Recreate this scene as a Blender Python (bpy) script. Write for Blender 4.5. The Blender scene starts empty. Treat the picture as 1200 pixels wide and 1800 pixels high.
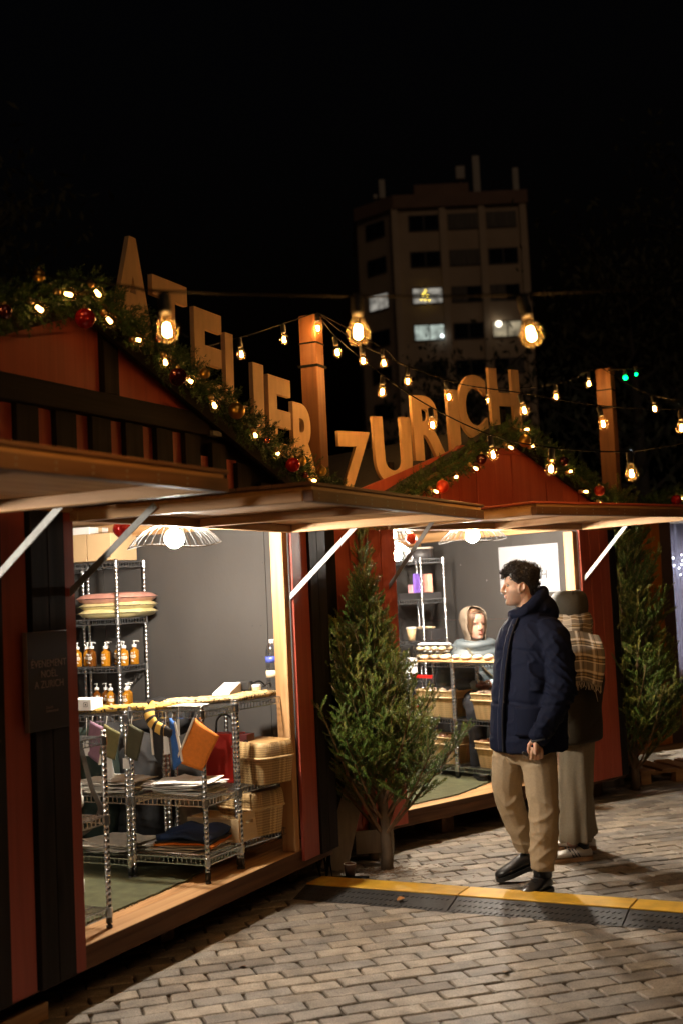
import bpy, bmesh, math, random
from mathutils import Vector, Matrix, noise as mnoise
from math import sin, cos, pi, radians, atan2, sqrt, tan
sc = bpy.context.scene
COL = sc.collection
D = bpy.data
# ---------------------------------------------------------------- camera
TH, RO, H = radians(3.99), 0.047, 1.68
fw = Vector((0, cos(TH), sin(TH))); up = Vector((0, -sin(TH), cos(TH))); rt = Vector((1, 0, 0))
X = rt*cos(RO) - up*sin(RO); Y = rt*sin(RO) + up*cos(RO); Z = -fw
cam = D.objects.new('camera', D.cameras.new('camera')); COL.objects.link(cam)
cam.matrix_world = Matrix(((X.x, Y.x, Z.x, 0), (X.y, Y.y, Z.y, 0), (X.z, Y.z, Z.z, H), (0, 0, 0, 1)))
cam.data.sensor_fit = 'VERTICAL'; cam.data.sensor_height = 36; cam.data.lens = 42
cam.data.clip_start = .05; cam.data.clip_end = 500
cam.data.dof.use_dof = True; cam.data.dof.focus_distance = 6.8; cam.data.dof.aperture_fstop = 1.9
sc.camera = cam
# ---------------------------------------------------------------- night sky, town glow, exposure
wd = D.worlds.new('World'); sc.world = wd; wd.use_nodes = True
wn = wd.node_tree.nodes; bg = wn['Background']
sky = wn.new('ShaderNodeTexSky'); sky.sky_type = 'NISHITA'; sky.sun_disc = False
sky.sun_elevation = radians(-4); sky.sun_rotation = radians(200); sky.altitude = 100
wd.node_tree.links.new(sky.outputs[0], bg.inputs[0]); bg.inputs[1].default_value = .05
sl = D.lights.new('street_glow', 'SUN'); sl.energy = .13; sl.angle = radians(25); sl.color = (1, .66, .40)
so = D.objects.new('street_glow', sl); COL.objects.link(so); so.rotation_euler = (radians(48), 0, radians(22))
vs = sc.view_settings; vs.view_transform = 'Standard'; vs.look = 'None'; vs.exposure = 0; vs.gamma = 1; vs.use_curve_mapping = False
sc.cycles.use_denoising = True; sc.cycles.max_bounces = 8; sc.cycles.transparent_max_bounces = 16
sc.cycles.sample_clamp_indirect = 4; sc.cycles.sample_clamp_direct = 0; sc.cycles.caustics_reflective = False; sc.cycles.caustics_refractive = False
# ---------------------------------------------------------------- helpers
class Frame:                                   # a stall's own axes: x out of its front, y along its front
    def __init__(s, o, a): s.o = Vector((o[0], o[1], 0)); s.a = a; s.n = Vector((cos(a), -sin(a), 0)); s.e = Vector((sin(a), cos(a), 0))
    def w(s, p): return s.o + s.n*p[0] + s.e*p[1] + Vector((0, 0, p[2]))
S1 = Frame((-.3457, 6.8337), radians(26.494))
S2 = Frame((.3262, 7.9740), radians(49.0))

class MB:
    def __init__(s): s.v = []; s.f = []; s.m = []; s.uv = []
    def add(s, vs, fs, m=0, uv=None):
        b = len(s.v); s.v += [tuple(p) for p in vs]; s.f += [tuple(i+b for i in f) for f in fs]; s.m += [m]*len(fs)
        s.uv += (uv if uv else [(0, 0, 0)]*len(vs)); return s
    def box(s, c, d, m=0, R=None):
        x, y, z = d[0]/2, d[1]/2, d[2]/2; c = Vector(c)
        vs = [Vector((i*x, j*y, k*z)) for k in (-1, 1) for j in (-1, 1) for i in (-1, 1)]
        if R is not None: vs = [R @ p for p in vs]
        return s.add([c+p for p in vs], [(0, 2, 3, 1), (4, 5, 7, 6), (0, 1, 5, 4), (2, 6, 7, 3), (0, 4, 6, 2), (1, 3, 7, 5)], m)
    def bb(s, x0, x1, y0, y1, z0, z1, m=0): return s.box(((x0+x1)/2, (y0+y1)/2, (z0+z1)/2), (abs(x1-x0), abs(y1-y0), abs(z1-z0)), m)
    def bar(s, p0, p1, w, h, upv=(0, 0, 1), m=0):
        p0 = Vector(p0); p1 = Vector(p1); d = p1-p0; L = d.length; d.normalize()
        u = Vector(upv); a = d.cross(u); a.normalize(); u = a.cross(d)
        R = Matrix((d, a, u)).transposed(); return s.box((p0+p1)/2, (L, w, h), m, R)
    def tube(s, pts, r, seg=6, m=0, cap=True, closed=False):
        pts = [Vector(p) for p in pts]; n = len(pts); rs = r if isinstance(r, (list, tuple)) else [r]*n
        vs = []; t0 = None; a = None
        for i, p in enumerate(pts):
            t = (pts[(i+1) % n]-pts[i-1]) if closed else (pts[min(i+1, n-1)]-pts[max(i-1, 0)])
            if t.length < 1e-9: t = Vector((0, 0, 1))
            t.normalize()
            if a is None:
                a = t.cross(Vector((0, 0, 1)))
                if a.length < 1e-3: a = t.cross(Vector((1, 0, 0)))
            else: a = a - t*a.dot(t)
            if a.length < 1e-6: a = t.orthogonal()
            a.normalize(); b = t.cross(a); rr = rs[i]
            ra, rb = rr if isinstance(rr, (list, tuple)) else (rr, rr)
            for k in range(seg):
                q = 2*pi*k/seg; vs.append(p + a*(cos(q)*ra) + b*(sin(q)*rb))
        fs = []
        for i in range(n if closed else n-1):
            j = (i+1) % n
            for k in range(seg):
                l = (k+1) % seg; fs.append((i*seg+k, i*seg+l, j*seg+l, j*seg+k))
        if cap and not closed: fs += [tuple(reversed(range(seg))), tuple(range((n-1)*seg, n*seg))]
        return s.add(vs, fs, m)
    def lathe(s, prof, c=(0, 0, 0), seg=12, m=0, R=None):
        c = Vector(c); vs = []
        for r, z in prof:
            for k in range(seg):
                p = Vector((r*cos(2*pi*k/seg), r*sin(2*pi*k/seg), z)); vs.append(c + (R @ p if R is not None else p))
        n = len(prof); fs = [(i*seg+k, i*seg+(k+1) % seg, (i+1)*seg+(k+1) % seg, (i+1)*seg+k) for i in range(n-1) for k in range(seg)]
        if prof[0][0] > 1e-6: fs.append(tuple(reversed(range(seg))))
        if prof[-1][0] > 1e-6: fs.append(tuple(range((n-1)*seg, n*seg)))
        return s.add(vs, fs, m)
    def ball(s, c, r, seg=12, rings=8, m=0, R=None):
        if not isinstance(r, (list, tuple)): r = (r, r, r)
        c = Vector(c); vs = []
        for i in range(rings+1):
            t = pi*i/rings
            for k in range(seg):
                p = Vector((r[0]*sin(t)*cos(2*pi*k/seg), r[1]*sin(t)*sin(2*pi*k/seg), -r[2]*cos(t))); vs.append(c + (R @ p if R is not None else p))
        fs = [(i*seg+k, i*seg+(k+1) % seg, (i+1)*seg+(k+1) % seg, (i+1)*seg+k) for i in range(rings) for k in range(seg)]
        return s.add(vs, fs, m)
    def prism(s, poly, fn, t0, t1, m=0):        # poly: 2-D outline, fn(u, v, t) -> point
        n = len(poly); vs = [fn(u, v, t0) for u, v in poly] + [fn(u, v, t1) for u, v in poly]
        return s.add(vs, [tuple(reversed(range(n))), tuple(range(n, 2*n))] + [(i, (i+1) % n, n+(i+1) % n, n+i) for i in range(n)], m)
    def grid(s, fn, nu, nv, m=0, wrap=False):
        vs = []; uv = []
        for j in range(nv+1):
            for i in range(nu if wrap else nu+1): vs.append(fn(i/nu, j/nv)); uv.append((i/nu, j/nv, 0))
        w = nu if wrap else nu+1
        fs = [(j*w+i, j*w+(i+1) % w, (j+1)*w+(i+1) % w, (j+1)*w+i) for j in range(nv) for i in range(nu)]
        return s.add(vs, fs, m, uv)
    def sheet(s, fn, nu, nv, th, m=0):           # a thick sheet: two skins and a rim
        P = [[Vector(fn(i/nu, j/nv)) for i in range(nu+1)] for j in range(nv+1)]
        vs = []; uv = []
        for sg in (1, -1):
            for j in range(nv+1):
                for i in range(nu+1):
                    du = P[j][min(i+1, nu)]-P[j][max(i-1, 0)]; dv = P[min(j+1, nv)][i]-P[max(j-1, 0)][i]
                    n = du.cross(dv); n.normalize(); vs.append(P[j][i]+n*(sg*th/2)); uv.append((i/nu, j/nv, 0))
        w = nu+1; o = w*(nv+1); fs = []
        for j in range(nv):
            for i in range(nu):
                q = (j*w+i, j*w+i+1, (j+1)*w+i+1, (j+1)*w+i); fs += [q, tuple(o+k for k in reversed(q))]
        rim = [i for i in range(w)] + [j*w+nu for j in range(1, nv+1)] + [nv*w+i for i in range(nu-1, -1, -1)] + [j*w for j in range(nv-1, 0, -1)]
        fs += [(rim[k], o+rim[k], o+rim[(k+1) % len(rim)], rim[(k+1) % len(rim)]) for k in range(len(rim))]
        return s.add(vs, fs, m, uv)
    def mesh(s, name, mats, smooth=False, uv=False):
        me = D.meshes.new(name); me.from_pydata(s.v, [], s.f)
        for mt in (mats if isinstance(mats, (list, tuple)) else [mats]): me.materials.append(mt)
        if any(s.m): me.polygons.foreach_set('material_index', s.m)
        if smooth: me.polygons.foreach_set('use_smooth', [True]*len(s.f))
        if uv:
            a = me.attributes.new('uvw', 'FLOAT_VECTOR', 'POINT'); a.data.foreach_set('vector', [c for t in s.uv for c in t])
        me.update(); return me
    def build(s, name, mats, parent=None, smooth=False, bevel=0, uv=False, loc=None):
        o = D.objects.new(name, s.mesh(name, mats, smooth, uv)); COL.objects.link(o)
        if parent: o.parent = parent
        if loc is not None: o.location = loc
        if bevel: b = o.modifiers.new('b', 'BEVEL'); b.width = bevel; b.segments = 1; b.limit_method = 'ANGLE'
        return o

def tag(o, label=None, cat=None, group=None, kind=None):
    for k, v in (('label', label), ('category', cat), ('group', group), ('kind', kind)):
        if v: o[k] = v
    return o
def thing(name, label, cat, loc=(0, 0, 0), rz=0, group=None, fr=None):
    o = D.objects.new(name, None); COL.objects.link(o); o.empty_display_size = .1
    o.location = fr.w(loc) if fr else loc; o.rotation_euler = (0, 0, rz - (fr.a if fr else 0))
    return tag(o, label, cat, group)
def inst(name, me, parent=None, loc=(0, 0, 0), rot=(0, 0, 0)):
    o = D.objects.new(name, me); COL.objects.link(o)
    if parent: o.parent = parent
    o.location = loc; o.rotation_euler = rot; return o
def copy_tree(o, parent=None):
    c = o.copy(); COL.objects.link(c)
    if parent: c.parent = parent
    for ch in list(o.children): copy_tree(ch, c)
    return c
def R3(x=0, y=0, z=0): return Matrix.Rotation(z, 3, 'Z') @ Matrix.Rotation(y, 3, 'Y') @ Matrix.Rotation(x, 3, 'X')
def nz(x, y, z): return mnoise.noise(Vector((x, y, z)))
def baked(o):                                   # apply the modifiers of an object, keep it as plain mesh
    dg = bpy.context.evaluated_depsgraph_get(); me = D.meshes.new_from_object(o.evaluated_get(dg)); o.modifiers.clear(); old = o.data; o.data = me
    D.meshes.remove(old); return o
def remesh(mb, name, mat, parent, vox, smooth_it=3, disp=None, fac=.5):
    o = mb.build(name, mat, parent, True)
    r = o.modifiers.new('r', 'REMESH'); r.mode = 'VOXEL'; r.voxel_size = vox; r.use_smooth_shade = True
    if smooth_it: s = o.modifiers.new('s', 'SMOOTH'); s.factor = fac; s.iterations = smooth_it
    bpy.context.view_layer.update(); baked(o); o.data.name = name
    if not o.data.materials: o.data.materials.append(mat)
    if disp:
        me = o.data; nrm = [tuple(v.normal) for v in me.vertices]
        for v, n in zip(me.vertices, nrm): v.co = v.co + Vector(n)*disp(v.co, Vector(n))
    o.data.polygons.foreach_set('use_smooth', [True]*len(o.data.polygons)); return o
# ---------------------------------------------------------------- materials
def newmat(name):
    m = D.materials.new(name); m.use_nodes = True; nt = m.node_tree; return m, nt, nt.nodes['Principled BSDF'], nt.links.new
def mat(name, col, rough=.6, metal=0, var=.12, scale=20, bump=.0, rnd=0, emis=None, es=0, spec=None, coat=0, bscale=None, sub=0, stretch=None):
    m, nt, b, ln = newmat(name); N = nt.nodes.new
    b.inputs['Roughness'].default_value = rough; b.inputs['Metallic'].default_value = metal
    if spec is not None: b.inputs['Specular IOR Level'].default_value = spec
    if coat: b.inputs['Coat Weight'].default_value = coat
    if sub: b.inputs['Subsurface Weight'].default_value = sub; b.inputs['Subsurface Radius'].default_value = (.01, .004, .002)
    if emis: b.inputs['Emission Color'].default_value = (*emis, 1); b.inputs['Emission Strength'].default_value = es
    tc = N('ShaderNodeTexCoord'); src = tc.outputs['Object']
    if stretch:
        mp = N('ShaderNodeMapping'); mp.inputs['Scale'].default_value = stretch; ln(src, mp.inputs[0]); src = mp.outputs[0]
    t = N('ShaderNodeTexNoise'); t.inputs['Scale'].default_value = scale; t.inputs['Detail'].default_value = 6; ln(src, t.inputs['Vector'])
    mr = N('ShaderNodeMapRange'); mr.inputs[1].default_value = .25; mr.inputs[2].default_value = .75; mr.inputs[3].default_value = 1-var; mr.inputs[4].default_value = 1+var
    ln(t.outputs[0], mr.inputs[0]); f = mr.outputs[0]
    if rnd:
        oi = N('ShaderNodeObjectInfo'); m2 = N('ShaderNodeMapRange'); m2.inputs[3].default_value = 1-rnd; m2.inputs[4].default_value = 1+rnd; ln(oi.outputs['Random'], m2.inputs[0])
        mm = N('ShaderNodeMath'); mm.operation = 'MULTIPLY'; ln(f, mm.inputs[0]); ln(m2.outputs[0], mm.inputs[1]); f = mm.outputs[0]
    vm = N('ShaderNodeVectorMath'); vm.operation = 'SCALE'; vm.inputs[0].default_value = col; ln(f, vm.inputs['Scale']); ln(vm.outputs[0], b.inputs['Base Color'])
    if bump:
        t2 = t
        if bscale: t2 = N('ShaderNodeTexNoise'); t2.inputs['Scale'].default_value = bscale; t2.inputs['Detail'].default_value = 4; ln(src, t2.inputs['Vector'])
        bp = N('ShaderNodeBump'); bp.inputs['Strength'].default_value = 1; bp.inputs['Distance'].default_value = bump; ln(t2.outputs[0], bp.inputs['Height']); ln(bp.outputs[0], b.inputs['Normal'])
    return m
def wood(name, c0, c1, axis, rough=.55, rnd=.15, knots=True, bump=.0015, spec=.35):
    m, nt, b, ln = newmat(name); N = nt.nodes.new; b.inputs['Roughness'].default_value = rough; b.inputs['Specular IOR Level'].default_value = spec
    tc = N('ShaderNodeTexCoord'); oi = N('ShaderNodeObjectInfo'); mp = N('ShaderNodeMapping')
    s = [26, 26, 26]; s[axis] = 1.1; mp.inputs['Scale'].default_value = s; ln(tc.outputs['Object'], mp.inputs[0])
    cb = N('ShaderNodeCombineXYZ'); mu = N('ShaderNodeMath'); mu.operation = 'MULTIPLY'; mu.inputs[1].default_value = 37; ln(oi.outputs['Random'], mu.inputs[0])
    for i in range(3): ln(mu.outputs[0], cb.inputs[i])
    ln(cb.outputs[0], mp.inputs['Location'])
    t = N('ShaderNodeTexNoise'); t.inputs['Scale'].default_value = 1; t.inputs['Detail'].default_value = 5; t.inputs['Distortion'].default_value = .6; ln(mp.outputs[0], t.inputs['Vector'])
    cr = N('ShaderNodeValToRGB'); cr.color_ramp.elements[0].position = .32; cr.color_ramp.elements[0].color = (*c1, 1); cr.color_ramp.elements[1].position = .68; cr.color_ramp.elements[1].color = (*c0, 1)
    ln(t.outputs[0], cr.inputs[0]); colr = cr.outputs[0]
    if knots:
        mp2 = N('ShaderNodeMapping'); s2 = [9, 9, 9]; s2[axis] = 2.6; mp2.inputs['Scale'].default_value = s2; ln(tc.outputs['Object'], mp2.inputs[0]); ln(cb.outputs[0], mp2.inputs['Location'])
        vo = N('ShaderNodeTexVoronoi'); vo.inputs['Scale'].default_value = .7; ln(mp2.outputs[0], vo.inputs['Vector'])
        k = N('ShaderNodeMapRange'); k.inputs[1].default_value = .05; k.inputs[2].default_value = .22; k.inputs[3].default_value = .45; k.inputs[4].default_value = 1; ln(vo.outputs[0], k.inputs[0])
        mx = N('ShaderNodeVectorMath'); mx.operation = 'SCALE'; ln(colr, mx.inputs[0]); ln(k.outputs[0], mx.inputs['Scale']); colr = mx.outputs[0]
    rr = N('ShaderNodeMapRange'); rr.inputs[3].default_value = 1-rnd; rr.inputs[4].default_value = 1+rnd; ln(oi.outputs['Random'], rr.inputs[0])
    mx = N('ShaderNodeVectorMath'); mx.operation = 'SCALE'; ln(colr, mx.inputs[0]); ln(rr.outputs[0], mx.inputs['Scale']); ln(mx.outputs[0], b.inputs['Base Color'])
    bp = N('ShaderNodeBump'); bp.inputs['Distance'].default_value = bump; ln(t.outputs[0], bp.inputs['Height']); ln(bp.outputs[0], b.inputs['Normal'])
    return m
PINE = [wood('pine_%s' % 'xyz'[i], (.54, .32, .145), (.36, .18, .07), i) for i in range(3)]
BROWN = [wood('brown_stain_%s' % 'xyz'[i], (.20, .10, .05), (.11, .05, .025), i, .6) for i in range(3)]
REDW = [wood('red_paint_%s' % 'xyz'[i], (.33, .062, .036), (.26, .046, .027), i, .5, .12, False, .001) for i in range(3)]
RED2 = [wood('bright_red_paint_%s' % 'xyz'[i], (.46, .095, .050), (.38, .072, .038), i, .5, .12, False, .001) for i in range(3)]
BLKW = [wood('black_stain_%s' % 'xyz'[i], (.022, .017, .0165), (.011, .009, .009), i, .7, .2, True, .001, .12) for i in range(3)]
ORW = wood('orange_paint', (.62, .20, .012), (.5, .15, .01), 2, .55, .1, False)
GREYW = mat('grey_wall_paint', (.047, .043, .040), .75, var=.10, scale=5, bump=.001, bscale=60, stretch=(1, 1, .35))
CHROME = mat('chrome', (.66, .68, .70), .24, 1, .12, 60)
ZINC = mat('galvanised', (.27, .27, .265), .6, .4, .15, 45)
BLACKP = mat('black_plastic', (.018, .018, .019), .45)
ROOFM = mat('roof_felt', (.03, .028, .028), .85, var=.3, scale=30, bump=.003)
SOCK = mat('black_rubber', (.012, .012, .012), .6)
CABLE = mat('cable_black', (.008, .008, .008), .8, spec=.1)
def emit(name, col, s):
    m, nt, b, ln = newmat(name); b.inputs['Base Color'].default_value = (*[min(.8, c) for c in col], 1); b.inputs['Emission Color'].default_value = (*col, 1); b.inputs['Emission Strength'].default_value = s; return m
FIL = emit('filament_glow', (1, .56, .20), 640)
FILG = emit('garland_filament_glow', (1, .60, .24), 23)
LAMPE = emit('lamp_glow', (1, .90, .76), 2050)
GREENE = emit('green_glow', (.0, 1, .16), 7)
def glassmat(name, tint, rim, rough=.03):
    m, nt, b, ln = newmat(name); N = nt.nodes.new; nt.nodes.remove(b); out = nt.nodes['Material Output']
    tr = N('ShaderNodeBsdfTransparent'); tr.inputs[0].default_value = (*tint, 1); gl = N('ShaderNodeBsdfGlossy'); gl.inputs['Roughness'].default_value = rough; gl.inputs[0].default_value = (*rim, 1)
    lw = N('ShaderNodeLayerWeight'); lw.inputs[0].default_value = .35; mp = N('ShaderNodeMapRange'); mp.inputs[3].default_value = .04; mp.inputs[4].default_value = .55; ln(lw.outputs['Facing'], mp.inputs[0])
    mx = N('ShaderNodeMixShader'); ln(mp.outputs[0], mx.inputs[0]); ln(tr.outputs[0], mx.inputs[1]); ln(gl.outputs[0], mx.inputs[2]); ln(mx.outputs[0], out.inputs[0]); return m
CLEAR = glassmat('clear_plastic', (.93, .94, .95), (1, 1, 1))
def bulbglass(name, tint):
    m, nt, b, ln = newmat(name); N = nt.nodes.new; nt.nodes.remove(b); out = nt.nodes['Material Output']
    tr = N('ShaderNodeBsdfTransparent'); tr.inputs[0].default_value = (*tint, 1); tl = N('ShaderNodeBsdfTranslucent'); tl.inputs[0].default_value = (1, .72, .36, 1); gl = N('ShaderNodeBsdfGlossy'); gl.inputs['Roughness'].default_value = .05
    lw = N('ShaderNodeLayerWeight'); lw.inputs[0].default_value = .5; mp = N('ShaderNodeMapRange'); mp.interpolation_type = 'SMOOTHSTEP'; mp.inputs[1].default_value = .25; mp.inputs[2].default_value = 1; mp.inputs[3].default_value = .004; mp.inputs[4].default_value = .038; ln(lw.outputs['Facing'], mp.inputs[0])
    m1 = N('ShaderNodeMixShader'); m1.inputs[0].default_value = .3; ln(tl.outputs[0], m1.inputs[1]); ln(gl.outputs[0], m1.inputs[2])
    mx = N('ShaderNodeMixShader'); ln(mp.outputs[0], mx.inputs[0]); ln(tr.outputs[0], mx.inputs[1]); ln(m1.outputs[0], mx.inputs[2]); ln(mx.outputs[0], out.inputs[0]); return m
BGLASS = bulbglass('amber_bulb_glass', (1, .84, .60))
# ================================================================ GROUND AND PAVERS
SOIL = mat('joint_sand', (.06, .046, .03), .95, var=.4, scale=60, bump=.004)
def paver_mat(name, attr):
    m, nt, b, ln = newmat(name); N = nt.nodes.new
    ge = N('ShaderNodeNewGeometry')
    if attr: a = N('ShaderNodeAttribute'); a.attribute_name = 'tone'; rnd = a.outputs['Fac']
    else: a = N('ShaderNodeObjectInfo'); rnd = a.outputs['Random']
    cr = N('ShaderNodeValToRGB'); e = cr.color_ramp.elements; e[0].color = (.15, .125, .10, 1); e[1].color = (.34, .285, .22, 1)
    for p, c in ((.25, (.255, .212, .163)), (.5, (.225, .20, .17)), (.75, (.30, .245, .18))): q = e.new(p); q.color = (*c, 1)
    ln(rnd, cr.inputs[0])
    t = N('ShaderNodeTexNoise'); t.inputs['Scale'].default_value = 150; t.inputs['Detail'].default_value = 5; ln(ge.outputs['Position'], t.inputs['Vector'])
    t2 = N('ShaderNodeTexNoise'); t2.inputs['Scale'].default_value = 9; t2.inputs['Detail'].default_value = 6; ln(ge.outputs['Position'], t2.inputs['Vector'])
    mr = N('ShaderNodeMapRange'); mr.inputs[1].default_value = .3; mr.inputs[2].default_value = .7; mr.inputs[3].default_value = .58; mr.inputs[4].default_value = 1.34; ln(t.outputs[0], mr.inputs[0])
    m2 = N('ShaderNodeMapRange'); m2.inputs[1].default_value = .3; m2.inputs[2].default_value = .7; m2.inputs[3].default_value = .6; m2.inputs[4].default_value = 1.2; ln(t2.outputs[0], m2.inputs[0])
    mm = N('ShaderNodeMath'); mm.operation = 'MULTIPLY'; ln(mr.outputs[0], mm.inputs[0]); ln(m2.outputs[0], mm.inputs[1])
    s = N('ShaderNodeVectorMath'); s.operation = 'SCALE'; ln(cr.outputs[0], s.inputs[0]); ln(mm.outputs[0], s.inputs['Scale']); ln(s.outputs[0], b.inputs['Base Color'])
    b.inputs['Roughness'].default_value = .62
    bp = N('ShaderNodeBump'); bp.inputs['Distance'].default_value = .0035; ln(t.outputs[0], bp.inputs['Height']); ln(bp.outputs[0], b.inputs['Normal'])
    return m
PAV = paver_mat('paver_stone', False); PAVS = paver_mat('paver_stone_far', True)
ground = MB().grid(lambda u, v: (-150+300*u, -60+260*v, -.017), 8, 8).build('ground', SOIL); tag(ground, 'dark sandy bed showing in the joints between the pavers', kind='structure')
rng = random.Random(4)
PL, PW = .207, .104
def paver_geo(rg):
    ch = .0055; n = 5; out = []
    P = []
    for (x0, y0, x1, y1) in ((-1, -1, 1, -1), (1, -1, 1, 1), (1, 1, -1, 1), (-1, 1, -1, -1)):
        k = 4 if abs(x1-x0) > 1 else 2
        for i in range(k):
            u = i/k; P.append(((x0+(x1-x0)*u)*PL/2 + rg.uniform(-.004, .004), (y0+(y1-y0)*u)*PW/2 + rg.uniform(-.0032, .0032)))
    if rg.random() < .35:
        c = rg.choice((0, 4, 6, 10)); P[c] = (P[c][0]*.93, P[c][1]*.86)
    n = len(P); vs = [(x, y, -.05) for x, y in P] + [(x, y, -ch) for x, y in P] + [(x*(1-2*ch/PL), y*(1-2*ch/PW), 0) for x, y in P]
    fs = [tuple(range(2*n, 3*n))] + [(r*n+i, r*n+(i+1) % n, (r+1)*n+(i+1) % n, (r+1)*n+i) for r in (0, 1) for i in range(n)]
    return vs, fs
variants = []
for k in range(9):
    vs, fs = paver_geo(rng); mb = MB().add(vs, fs); variants.append((mb, mb.mesh('paver', PAV)))
rd = Vector((sin(radians(73.9)), cos(radians(73.9)), 0)); cd = Vector((-rd.y, rd.x, 0)); pa = atan2(rd.y, rd.x)
cells = []
for j in range(-20, 120):
    sh = (.5 if j % 2 else 0) + rng.uniform(-.06, .06)
    for i in range(-40, 60):
        p = rd*((i+sh)*(PL+.007)) + cd*(j*(PW+.007)+1.6)
        if p.y < 4.0 or p.y > 13 or abs(p.x) > .33*p.y+.35: continue
        q = p - Vector((-.3457, 6.8337, 0)); q2 = p-Vector((.3262, 7.974, 0))
        if q.dot(S1.n) < -1.0 and q.dot(S1.e) < .6: continue
        if q2.dot(S2.n) < -.9 and p.x < 3: continue
        cells.append(p)
def seen(p):
    d = p-Vector((0, 0, H)); w = d.dot(fw); a = d.dot(rt)/w; b = d.dot(up)/w
    u = (a*cos(RO)-b*sin(RO))/ (12/42) ; v = (a*sin(RO)+b*cos(RO))/(18/42)
    hid = (p-Vector((-.3457, 6.8337, 0))).dot(S1.n) < .0 and (p-Vector((-.3457, 6.8337, 0))).dot(S1.e) < .5
    return abs(u) < 1.03 and abs(v) < 1.03 and not hid
cells.sort(key=lambda p: (not seen(p), p.length))
far = MB(); tones = []
for k, p in enumerate(cells):
    mb, me = rng.choice(variants); dz = rng.uniform(-.004, .003); tilt = (rng.uniform(-.012, .012), rng.uniform(-.010, .010), pa + rng.uniform(-.014, .014) + (pi if rng.random() < .5 else 0))
    if k < 300: inst('paver', me, ground, (p.x, p.y, dz), tilt)
    else:
        R = R3(*tilt); far.add([R @ Vector(v) + Vector((p.x, p.y, dz)) for v in mb.v], mb.f); tones += [rng.random()]*len(mb.v)
o = far.build('far_pavers', PAVS, ground); tag(o, kind='stuff')
a = o.data.attributes.new('tone', 'FLOAT', 'POINT'); a.data.foreach_set('value', tones)
# asphalt beyond
# ================================================================ TOWER BLOCK
CONC = mat('tower_render', (.50, .38, .27), .85, var=.12, scale=.6)
CONC2 = mat('tower_pier', (.55, .43, .315), .85, var=.1, scale=.6)
TDARK = mat('tower_parapet', (.24, .15, .11), .85, var=.15, scale=.8)
FRAMEW = mat('window_frame_dark', (.10, .085, .08), .5)
PANEC = mat('curtained_pane', (.10, .085, .07), .5, var=.5, scale=2.5, stretch=(3, 1, .3)); PANE = mat('dark_pane', (.008, .009, .011), .15)
def lit_pane(name, col, s, sc_):
    m, nt, b, ln = newmat(name); N = nt.nodes.new; tc = N('ShaderNodeTexCoord'); t = N('ShaderNodeTexNoise'); t.inputs['Scale'].default_value = sc_; t.inputs['Detail'].default_value = 3; ln(tc.outputs['Object'], t.inputs['Vector'])
    mr = N('ShaderNodeMapRange'); mr.inputs[1].default_value = .35; mr.inputs[2].default_value = .65; mr.inputs[3].default_value = .2*s; mr.inputs[4].default_value = s; ln(t.outputs[0], mr.inputs[0])
    b.inputs['Base Color'].default_value = (.1, .1, .1, 1); b.inputs['Emission Color'].default_value = (*col, 1); ln(mr.outputs[0], b.inputs['Emission Strength']); return m
LITC = lit_pane('lit_pane_cool', (.86, 1, .88), .62, 1.6); LITW = lit_pane('lit_pane_warm', (1, .82, .52), .42, 1.1); LITM = lit_pane('lit_pane_grey', (1, .93, .8), .40, 1.5)
tw = thing('tower_block', 'dim concrete tower block with a few lit windows and roof antennas', 'building', (0, 88, 0))
ZT = 31.4
outl = [(2.2, 2.6), (4.96, 0), (14.9, 0), (14.9, 12), (2.2, 12)]
MB().prism(outl, lambda u, v, t: (u, v, t), 0, ZT-1.0).build('wall', CONC, tw)
o2 = [(2.0, 2.5), (4.9, -.25), (15.0, -.25), (15.0, 12.2), (2.0, 12.2)]
MB().prism(o2, lambda u, v, t: (u, v, t), ZT-1.0, ZT).build('parapet', TDARK, tw)
MB().bb(6.7, 10.9, 2, 8, ZT, ZT+1.5).build('penthouse', TDARK, tw)
for (x, z0, z1, w, y) in ((4.3, ZT, 33.75, .22, 3), (3.75, ZT, 32.6, .14, 3), (11.67, ZT, 35.3, .26, 3), (10.55, 33.9, 34.9, .34, 4), (14.7, ZT, 34.2, .22, 3)):
    mb = MB().bb(x-w, x+w, y-.15, y+.15, max(z0, ZT+.9) if z0 == ZT else z0, z1); mb.tube([(x, y+.3, ZT), (x, y+.3, z1-.3)], .07, 6); mb.bar((x, y+.3, z1-.5), (x, y, z1-.5), .06, .06); mb.build('antenna', mat('antenna_grey', (.45, .42, .38), .5) if 'antenna_grey' not in D.materials else D.materials['antenna_grey'], tw)
for x in (4.98, 8.55, 11.5, 14.6): MB().bb(x-.24, x+.24, -.16, -.004, 0, ZT-1.0).build('pier', CONC2, tw)
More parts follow.
